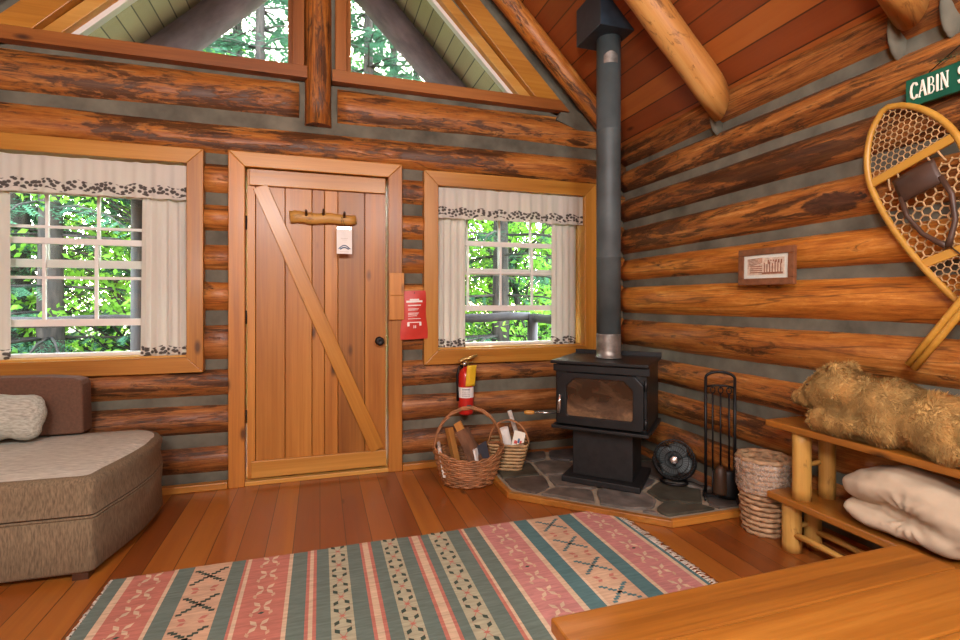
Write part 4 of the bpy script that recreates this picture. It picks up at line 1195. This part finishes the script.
for k in range(110):
    y = .04-.09*rr.random(); p = Vector((-.003, y, .004)); d = Vector((rr.uniform(-.7, .2), rr.uniform(-1, .4), rr.uniform(-.5, 1))).normalized()*.022; w = d.orthogonal().normalized()*.0014
    q.poly([p-w, p+w, p+d])
q.build('needles', M['needle'], t)

t = empty('framed_print', (2.312, 2.118, 1.394), label='small brown framed sepia cabin print hanging on the right log wall', cat='picture')
t.rotation_euler = (math.radians(.8), 0, 0)
q = MB(); hw, hh, w = .178, .100, .036
def pf(y0, y1, z0, z1): q.box(-.012, .010, y0, y1, z0, z1)
pf(-hw, hw, hh-w, hh); pf(-hw, hw, -hh, -hh+w); pf(-hw, -hw+w, -hh+w, hh-w); pf(hw-w, hw, -hh+w, hh-w)
q.build('frame', M['frame'], t, bevel=.003)
q = MB(); q.box(-.004, .004, -hw+w, hw-w, -hh+w, hh-w); q.build('mat_board', M['paper'], t)
q = MB(); q.box(-.0055, -.003, -.118, .118, -.046, .046); q.build('print', M['sepia2'], t)
q = MB()
# sketched log cabin: roof lines, wall courses, trees, ground
for k in range(5): q.tube([(-.0058, .11-.0*k, .006+k*.0085), (-.0058, .018, .022+k*.0062)], .0018, 4)
for k in range(4): q.box(-.0062, -.005, .02, .10, -.034+k*.011, -.029+k*.011)
for k in range(7): q.box(-.0062, -.005, -.10+k*.017, -.094+k*.017, -.035, .012+.02*((k*37) % 5)/5)
for k in range(6): q.box(-.0062, -.005, -.105+k*.016, -.096+k*.016, .012+.004*k % .02, .034)
q.box(-.0062, -.005, -.11, .02, -.042, -.032)
q.build('drawing', M['sepia'], t)
q = MB(); q.box(-.0085, -.007, -hw+w, hw-w, -hh+w, hh-w); q.build('glazing', M['glass'], t)

# ------------------------------------------------------------------ rug
t = empty('striped_rug', (0, 0, 0), label='striped pink and green woven rug with fringe on the plank floor', cat='rug')
ST = [(-.844, 'g'), (-.793, 'c'), (-.766, 'p'), (-.611, 'c'), (-.596, 'g'), (-.531, 'b'), (-.380, 'g'), (-.323, 'p'), (-.312, 'c'), (-.297, 'p'), (-.134, 'c'),
      (-.118, 'g'), (-.055, 'p'), (-.042, 'c'), (-.027, 'p'), (-.014, 'g'), (.039, 'l'), (.123, 'g'), (.184, 'p'), (.197, 'c'), (.223, 'p'), (.238, 'g'),
      (.288, 'l'), (.367, 'g'), (.425, 'p'), (.440, 'c'), (.472, 'p'), (.486, 'g'), (.526, 'l'), (.620, 'g'), (.687, 'p'), (.702, 'c'), (.715, 'g'),
      (.785, 'c'), (.804, 'k'), (.971, 'c'), (.997, 't'), (1.072, 'c'), (1.086, 'b'), (1.260, 't'), (1.336, 'c'), (1.355, 'k'), (1.535, 'c'), (1.555, 't'), (1.572, None)]
keys = list(RUG.keys()); RM = [M['rug_'+k] for k in keys]
q = MB(); RY0, RY1, RZ = 1.12, 2.525, .010
for (x, c), (x2, _) in zip(ST[:-1], ST[1:]):
    q.box(x, x2, RY0, RY1+.004*math.sin(x*9), .001, RZ, keys.index(c))
def leafq(x, y, dx, dy, L, w, c, z=RZ+.0012):
    d = Vector((dx, dy)).normalized(); n = Vector((-d.y, d.x)); mi = keys.index(c)
    a = Vector((x, y)); q.poly([(*(a), z), (*(a+d*L*.5-n*w), z), (*(a+d*L), z), (*(a+d*L*.5+n*w), z)], mi)
for x0, x1 in ((.039, .123), (.288, .367), (.526, .620)):
    cx = (x0+x1)/2; y = RY1-.05; hw_ = (x1-x0)*.36
    while y > RY0+.04:
        for s in (-1, 1):
            for tt in (-1, 1):
                q.poly([(cx, y-.003, RZ+.001), (cx+s*hw_, y+tt*.058-.003, RZ+.001), (cx+s*hw_, y+tt*.058+.003, RZ+.001), (cx, y+.003, RZ+.001)][::(1 if s > 0 else -1)], keys.index('p'))
                leafq(cx+s*hw_*.42, y+tt*.024, s*.5, tt*.9, .036, .0105, 'd')
        leafq(cx-.014, y, 1, 0, .028, .008, 'p', RZ+.0018)
        y -= .128
for x0, x1, dc in ((-.531, -.380, 'd'), (1.086, 1.260, 't')):
    cx = (x0+x1)/2; y = RY1-.10
    while y > RY0+.05:
        for s in (-1, 1):
            for k in range(-4, 5):
                px_, py_ = cx+k*.0140, y+s*k*.0135
                q.poly([(px_-.0105, py_-.0065+.003*(k % 2), RZ+.001), (px_+.0105, py_-.0065+.003*(k % 2), RZ+.001), (px_+.0105, py_+.0065+.003*(k % 2), RZ+.001), (px_-.0105, py_+.0065+.003*(k % 2), RZ+.001)], keys.index(dc))
        for s in (-1, 1):
            leafq(cx+s*.020, y-.104, s*.8, .5, .040, .011, 'p'); leafq(cx+s*.020, y-.112, s*.8, -.5, .032, .010, 'p')
        y -= .215
for x0, x1 in ((-.766, -.611), (-.297, -.134), (.804, .971), (1.355, 1.535)):
    cx = (x0+x1)/2; y = RY1-.04; k = 0
    while y > RY0+.05:
        for s in (-1, 1):
            leafq(cx+s*.005, y, s*.6, .8, .048, .0105, 'c'); leafq(cx+s*.005, y, s*.6, -.8, .048, .0105, 'c')
            leafq(cx+s*.030, y-.062, s*.3, 1, .032, .008, 'b')
        if k % 5 == 3: leafq(cx-.012, y-.045, 1, .2, .026, .008, 'd')
        y -= .122; k += 1
q.build('woven_cloth', RM, t)
rr = random.Random(9); yarn = plain('fringe_yarn', (.50, .44, .36), .95, var=.25)
for side, x in ((1, 1.572), (-1, -.844)):
    n = 110; q = MB()
    for k in range(n):
        y = RY0+(RY1-RY0)*(k+.5)/n; L = (.045 if side > 0 else .014)*rr.uniform(.7, 1.2)
        q.tube([(x, y, .006), (x+side*L*.5, y+rr.uniform(-.008, .008), .010), (x+side*L, y+rr.uniform(-.016, .016), .004)], [.0035, .003, .0022], 5)
    q.build('fringe', yarn, t)

# ------------------------------------------------------------------ coffee table
t = empty('coffee_table', (1.12, .78, 0), label='wide plank coffee table in the bottom right corner of the photo', cat='table')
cx, cy = 1.12, .78
for k, (y0, y1) in enumerate(((.937, 1.082), (.757, .934), (.57, .754), (.42, .567))):
    q = MB(); q.box(.522-cx+.0*k, 1.715-cx, y0-cy, y1-cy, .415, .450)
    q.build('top_plank', M['benchX'], t, bevel=.005)
q = MB()
for b_ in ((.60, 1.64, .46, .485), (.60, 1.64, 1.01, 1.035)): q.box(b_[0]-cx, b_[1]-cx, b_[2]-cy, b_[3]-cy, .33, .415)
for b_ in ((.60, .625, .485, 1.01), (1.615, 1.64, .485, 1.01)): q.box(b_[0]-cx, b_[1]-cx, b_[2]-cy, b_[3]-cy, .33, .415)
q.build('apron', M['benchX'], t)
for x in (.62, 1.575):
    for y in (.47, .975):
        q = MB(); q.box(x-cx, x+.055-cx, y-cy, y+.055-cy, .011 if x < 1.6 and y > 1.1 else 0, .415); q.build('leg', M['benchZ'], t, bevel=.004)

# ------------------------------------------------------------------ sofa with rounded chaise end
t = empty('chaise_sofa', (-1.6, 3.0, 0), label='brown tweed sofa with rounded chaise end under the left window', cat='sofa')
ox, oy = -1.6, 3.0
def outline(inset=0.):
    pts = [(-2.28, 3.47), (-2.28, 2.60), (-1.45, 2.585), (-.955, 2.566), (-.936, 2.568), (-.926, 2.585)]
    for k in range(1, 13):
        u = k/12.; pts.append((-.925+.075*math.sin(PI*.62*u)**1.0, 2.615+.60*u))
    for k in range(1, 9):
        a = PI/2*k/8; pts.append((-1.03+.170*math.cos(a)+.01*(1-k/8.), 3.215+.255*math.sin(a)))
    c = Vector((-1.6, 3.05)); out = []
    for p in pts:
        v = Vector(p); d = (c-v); out.append(v + Vector((math.copysign(min(abs(d.x), inset), d.x), math.copysign(min(abs(d.y), inset), d.y))))
    return [(p.x-ox, p.y-oy) for p in out]
def loft(layers, mats, name, mi_top=0):
    q = MB(); rings = [[q.add((x, y, z)) for x, y in outline(i)] for i, z in layers]; n = len(rings[0])
    for k in range(len(rings)-1):
        for j in range(n): q.face((rings[k][j], rings[k][(j+1) % n], rings[k+1][(j+1) % n], rings[k+1][j]), 0, True)
    q.face(rings[0][::-1], 0, True); 
    # crowned top
    top = rings[-1]; cen = [(sum(q.v[i][0] for i in top)/n), (sum(q.v[i][1] for i in top)/n)]
    prev = top
    for s, dz in ((.72, .012), (.4, .018)):
        cur = [q.add((cen[0]+(q.v[i][0]-cen[0])*s, cen[1]+(q.v[i][1]-cen[1])*s, layers[-1][1]+dz)) for i in top]
        for j in range(n): q.face((prev[j], prev[(j+1) % n], cur[(j+1) % n], cur[j]), mi_top, True)
        prev = cur
    q.face(prev, mi_top, True)
    return q.build(name, mats, t, sharp=50)
loft([(.012, .030), (0, .045), (-.006, .16), (.0, .258), (.012, .270)], [M['tweed']], 'base')
loft([(.014, .272), (0, .284), (-.010, .35), (-.002, .415), (.014, .436), (.034, .444)], [M['tweed'], M['tweedlit']], 'seat_cushion', 1)
q = MB(); q.tube([(x, y, .271) for x, y in outline(.004)], .006, 6, closed=True); q.build('piping', M['tweed'], t)
for x, y in ((-.985, 2.61), (-2.2, 2.66), (-2.2, 3.40), (-1.06, 3.38)):
    q = MB(); q.box(x-ox-.03, x-ox+.03, y-oy-.03, y-oy+.03, 0, .034); q.build('foot', M['darkwood'], t)
# curved backrest
q = MB()
bp = [(-2.28, .775), (-1.75, .790), (-1.45, .785), (-1.32, .772), (-1.285, .760), (-1.275, .735), (-1.27, .46), (-2.28, .46)]
q.prism([(x-ox, z) for x, z in bp], 'y', 3.36-oy, 3.485-oy); q.build('backrest', M['backfab'], t, bevel=.012, bseg=3)
# loose back cushion
cb = remesh_body('back_cushion', [((-1.93+.06*i+1.7, 3.18-3.18, .0), (.09, .085, .085), None) for i in range(0)] or
    [((.0, 0, 0), (.26, .10, .125), None), ((-.17, 0, .0), (.13, .085, .115), None), ((.16, 0, .01), (.12, .080, .11), None), ((.20, 0, -.07), (.07, .06, .05), None), ((.20, 0, .075), (.06, .055, .05), None)], .014, M['sage'], 6,
    lambda co: .006*noise.noise(Vector((co.x*9, co.y*9, co.z*14))))
cb.location = (-1.665, 3.235, .605); cb.rotation_euler = (math.radians(-18), math.radians(4), 0)
tag(cb, 'light sage cushion leaning against the sofa back', 'cushion')

# ------------------------------------------------------------------ outside: porch and forest
q = MB(); q.box(-40, 40, 3.9, 60, -.9, -.75); tag(q.build('ground', M['ground']), kind='structure')
q = MB(); q.box(-3.2, 3.2, 3.86, 5.45, -.10, -.03); tag(q.build('porch_floor', M['deck']), kind='structure')
t = empty('porch_railing', (0, 0, 0), label='dark log porch railing outside the right window', cat='railing')
for z, r in ((1.03, .05), (.45, .04)):
    q = MB(); q.tube([(-3.1+5.4*k/20, 5.32+.01*math.sin(k), z+.012*math.sin(k*1.7)) for k in range(21)], r, 10); q.build('rail', M['post'], t)
    q = MB(); q.tube([(2.36, 5.34, z-.01), (2.36, 4.6, z-.025), (2.36, 3.98, z-.03)], r, 10); q.build('rail', M['post'], t)
for x, y in ((2.33, 5.30), (.45, 5.32), (-3.1, 5.32)):
    q = MB(); q.tube([(x, y, -.03), (x, y, 1.06)], .06, 10); q.build('post', M['post'], t)
q = MB(); q.tube([(0, 0, -.03), (0, 0, 1.2), (0, 0, 2.99)], [.09, .085, .08], 14)
tag(q.build('porch_post', M['post'], loc=(-1.46, 5.0, 0)), 'dark round porch post outside the left window', 'post')

def cluster_leaves(mb, c, r, n, size, rr, flat=.6):
    for k in range(n):
        d = Vector((rr.gauss(0, 1), rr.gauss(0, 1), rr.gauss(0, flat)))
        p = Vector(c)+d*r*.55
        nrm = Vector((rr.uniform(-1, 1), rr.uniform(-1, 1), rr.uniform(-.2, 1.2))).normalized()
        u = nrm.orthogonal().normalized(); u = (Matrix.Rotation(rr.random()*6.28, 3, nrm) @ u); w = nrm.cross(u)
        s = size*rr.uniform(.6, 1.3)
        mb.poly([p-u*s, p-w*s*.5+u*s*.1, p+u*s, p+w*s*.5+u*s*.1])
def leafy_tree_proto(seed, h, spread, low, leaf, n_cl, size, trunk_r):
    rr = random.Random(seed)
    t = empty('leafy_tree', (0, 0, 0))
    q = MB(); bend = rr.uniform(-.3, .3)
    tp = [(bend*math.sin(k*.5)*.6, .25*math.sin(k*.7+seed), h*.95*k/10) for k in range(11)]
    q.tube(tp, [trunk_r*(1-.075*k) for k in range(11)], 10); lf = MB()
    for k in range(n_cl):
        z = low+(h-low)*rr.random()**1.15; a = rr.random()*2*PI; rad = spread*math.sqrt(rr.uniform(.05, 1))*(1-.45*max(0, (z-low)/(h-low)-.3))
        c = Vector((math.cos(a)*rad, math.sin(a)*rad, z))
        i = min(9, int(z/(h*.95)*10)); s = Vector(tp[max(0, i-1)])
        if k % 2 == 0: q.tube([s, s.lerp(c, .5)+Vector((0, 0, .15)), c], [.03, .018, .006], 5)
        cluster_leaves(lf, c, rr.uniform(.28, .6), 46, size, rr, .35)
    q.build('trunk', M['trunk'], t); lf.build('foliage', leaf, t)
    return t
def conifer_proto(seed, h, trunk_r, low):
    rr = random.Random(seed); t = empty('fir_tree', (0, 0, 0))
    q = MB(); q.tube([(0, 0, h*k/8) for k in range(9)], [trunk_r*(1-.11*k) for k in range(9)], 12); lf = MB(); z = low
    while z < h-.3:
        for b_ in range(6):
            a = rr.random()*2*PI; L = (2.3*(1-(z/h)**1.3)+.3)*rr.uniform(.7, 1.1); d = Vector((math.cos(a), math.sin(a), 0))
            pts = [Vector((0, 0, z))+d*L*u+Vector((0, 0, .10*u-.55*u*u*L*.5)) for u in (0, .33, .66, 1)]
            q.tube(pts, [.022, .016, .010, .004], 5)
            for k in range(34):
                u = .12+.88*rr.random(); i = min(2, int(u*3)); p = pts[i].lerp(pts[i+1], u*3-i)
                sd = Vector((-d.y, d.x, 0))*rr.choice((-1, 1)); tw = (sd*rr.uniform(.5, 1)+d*rr.uniform(.2, .8)+Vector((0, 0, rr.uniform(-.7, .05)))).normalized()
                tl = rr.uniform(.18, .40)*(1.1-u*.5)
                for m_ in range(7):
                    pp = p+tw*tl*m_/6.; 
                    n2 = tw.cross(Vector((0, 0, 1))); n2 = n2.normalized() if n2.length > .01 else Vector((1, 0, 0))
                    for s in (-1, 1):
                        e = pp+(n2*s*.8+tw*.5).normalized()*.055+Vector((0, 0, -.006)); lf.poly([pp-tw*.011, pp+tw*.011, e])
        z += .34
    q.build('trunk', M['trunk'], t); lf.build('foliage', M['needle'], t)
    return t
protoA = leafy_tree_proto(1, 6.2, 1.9, .2, M['leafA'], 150, .062, .09)
protoB = leafy_tree_proto(2, 7.5, 2.2, .6, M['leafB'], 190, .046, .13)
protoC = conifer_proto(3, 11., .17, 1.4)
shrub = empty('forest_shrub', (0, 0, 0)); lf = MB(); rr = random.Random(21)
st = MB()
for k in range(40):
    a = rr.random()*6.28; r_ = .9*math.sqrt(rr.random()); c = (math.cos(a)*r_, math.sin(a)*r_, .2+rr.random()*1.2)
    cluster_leaves(lf, c, .38, 40, .055, rr, .4)
    if k % 3 == 0: st.tube([(0, 0, 0), c], [.012, .004], 5)
lf.build('foliage', M['fernleaf'], shrub); st.build('stems', M['trunk'], shrub)
used = set()
GRP = 'forest trees beyond the porch'
LAB = {'A': 'bright green leafy tree in the forest beyond the porch', 'B': 'dark green leafy tree in the forest beyond the porch',
       'C': 'tall fir tree with drooping branches beyond the porch', 'S': 'low green shrub growing in the forest beyond the porch'}
CAT = {'A': 'tree', 'B': 'tree', 'C': 'tree', 'S': 'shrub'}
PRO = {'A': protoA, 'B': protoB, 'C': protoC, 'S': shrub}
def plant(kind, x, y, rz, sc=1., label=None):
    src = PRO[kind]
    o = src if kind not in used else copy_tree(src); used.add(kind)
    o.location = (x, y, -.76); o.rotation_euler.z = math.radians(rz); o.scale = (sc, sc, sc)
    tag(o, label or LAB[kind], CAT[kind], GRP if kind != 'S' else 'forest shrubs beyond the porch')
    return o
plant('C', 2.93, 8.0, 0, 1., 'fir tree whose thick trunk rises behind the right window')
plant('C', -3.55, 8.4, 70, 1.05, 'fir tree whose dark trunk shows behind the left window')
plant('C', -4.45, 9.6, 140, 1.0); plant('C', .95, 10.5, 200, 1.1, 'fir tree whose trunk shows through the right gable window')
plant('C', -1.6, 11.2, 33, 1.15); plant('C', 5.2, 11.0, 80, 1.05); plant('C', -.9, 8.6, 110, .92); plant('C', .1, 13.2, 15, 1.35); plant('C', -3.2, 12.4, 290, 1.3); plant('C', 1.7, 12.2, 340, 1.2); plant('C', -7.5, 12.5, 10, 1.2); plant('C', 2.6, 14., 260, 1.3)
for x, y, rz, s in ((-5.6, 8.6, 0, .8), (-2.6, 9.4, 60, .95), (1.5, 9.6, 130, .85), (3.7, 9.2, 200, .9), (6.2, 10.4, 250, 1.), (-7.2, 10.0, 310, 1.), (.2, 11.8, 20, 1.0), (4.6, 12.6, 95, 1.2), (-4.4, 12.8, 170, 1.1)):
    plant('A', x, y, rz, s)
for x, y, rz, s in ((-3.4, 14.5, 0, 1.2), (-6.4, 14.6, 80, 1.2), (-9.5, 14., 160, 1.2), (1.8, 16., 240, 1.2), (5.4, 15.8, 300, 1.2), (8.6, 15, 20, 1.2), (-.6, 15.6, 100, 1.2), (9., 11.8, 220, 1.1), (-12, 16, 30, 1.2), (-8, 18, 40, 1.5), (-3, 18.5, 90, 1.5), (3.2, 19, 140, 1.5), (7, 18.5, 200, 1.5), (11.5, 17, 10, 1.5), (-13, 20, 60, 1.6), (.4, 20, 0, 1.6)):
    plant('B', x, y, rz, s)
for x, y, rz, s in ((-3.0, 7.2, 0, .8), (-4.6, 7.6, 80, 1.), (-2.0, 8.0, 160, .9), (1.7, 7.4, 30, .9), (2.9, 7.0, 200, .8), (3.8, 7.8, 100, 1.), (-6.0, 8.0, 50, 1.1), (.6, 8.2, 10, 1.), (4.9, 8.6, 0, 1.2)):
    plant('S', x, y, rz, s)

# ------------------------------------------------------------------ camera
cam = bpy.data.cameras.new('camera'); co = bpy.data.objects.new('camera', cam); COL.objects.link(co)
yaw = math.atan2(160, 500)
cam.sensor_width = 36; cam.lens = 500/960*36; cam.shift_y = -18/960
cam.clip_start = .02; cam.clip_end = 200
co.location = (0, 0, 1.2); co.rotation_euler = (PI/2, 0, -yaw)
SC.camera = co

# ------------------------------------------------------------------ light
w = bpy.data.worlds.new('sky'); SC.world = w; w.use_nodes = True; nt = w.node_tree; N = NT(nt)
bg = nt.nodes['Background']
sky = N.n('ShaderNodeTexSky'); sky.sky_type = 'NISHITA'; sky.sun_disc = False
sky.sun_elevation = math.radians(28); sky.sun_rotation = math.radians(12); sky.air_density = 1.0; sky.dust_density = 3.; sky.ozone_density = 1.
hz = N.mix(.35, sky.outputs[0], (5.2, 5.8, 6.2))
N.l(hz, bg.inputs['Color']); bg.inputs['Strength'].default_value = 3.2
def light(name, kind, loc, energy, col, size=.2, rot_=None, **kw):
    l = bpy.data.lights.new(name, kind); l.energy = energy; l.color = col
    o = bpy.data.objects.new(name, l); COL.objects.link(o); o.location = loc
    if kind == 'AREA': l.size = size; 
    elif kind != 'SUN': l.shadow_soft_size = size
    if rot_: o.rotation_euler = rot_
    for k, v in kw.items(): setattr(l, k, v)
    return o
s = light('sun', 'SUN', (3, 14, 8), 16.0, (1., .93, .82)); s.data.angle = math.radians(1.0)
d = Vector((.21, .98, .52)); s.rotation_euler = d.to_track_quat('Z', 'Y').to_euler()
light('ceiling_lamp', 'POINT', (-.7, -.9, 2.55), 225, (1., .995, .985), .35)
light('ceiling_lamp', 'POINT', (.9, -.8, 2.55), 150, (1., .995, .985), .35)
light('fill_lamp', 'POINT', (-1.7, -1.6, 1.7), 70, (1., .96, .90), .25)  # unseen fill light, added to brighten the room
for x, z, w_, h_ in ((-1.41, 1.46, 1.2, 1.2), (1.42, 1.45, 1.18, 1.18), (-.85, 3.35, 1.3, 1.2), (.85, 3.35, 1.3, 1.2)):
    p = light('window_portal', 'AREA', (x, 3.86, z), 1, (1, 1, 1), w_, (-PI/2, 0, 0)); p.data.shape = 'RECTANGLE'; p.data.size_y = h_
    p.data.cycles.is_portal = True

SC.view_settings.view_transform = 'Standard'; SC.view_settings.look = 'None'
SC.view_settings.exposure = 0.62; SC.view_settings.gamma = 1.0
SC.view_settings.use_curve_mapping = False
SC.cycles.use_denoising = True
SC.cycles.max_bounces = 8; SC.cycles.diffuse_bounces = 5; SC.cycles.glossy_bounces = 3; SC.cycles.transparent_max_bounces = 12
SC.cycles.sample_clamp_indirect = 6.0
SC.cycles.caustics_reflective = False; SC.cycles.caustics_refractive = False
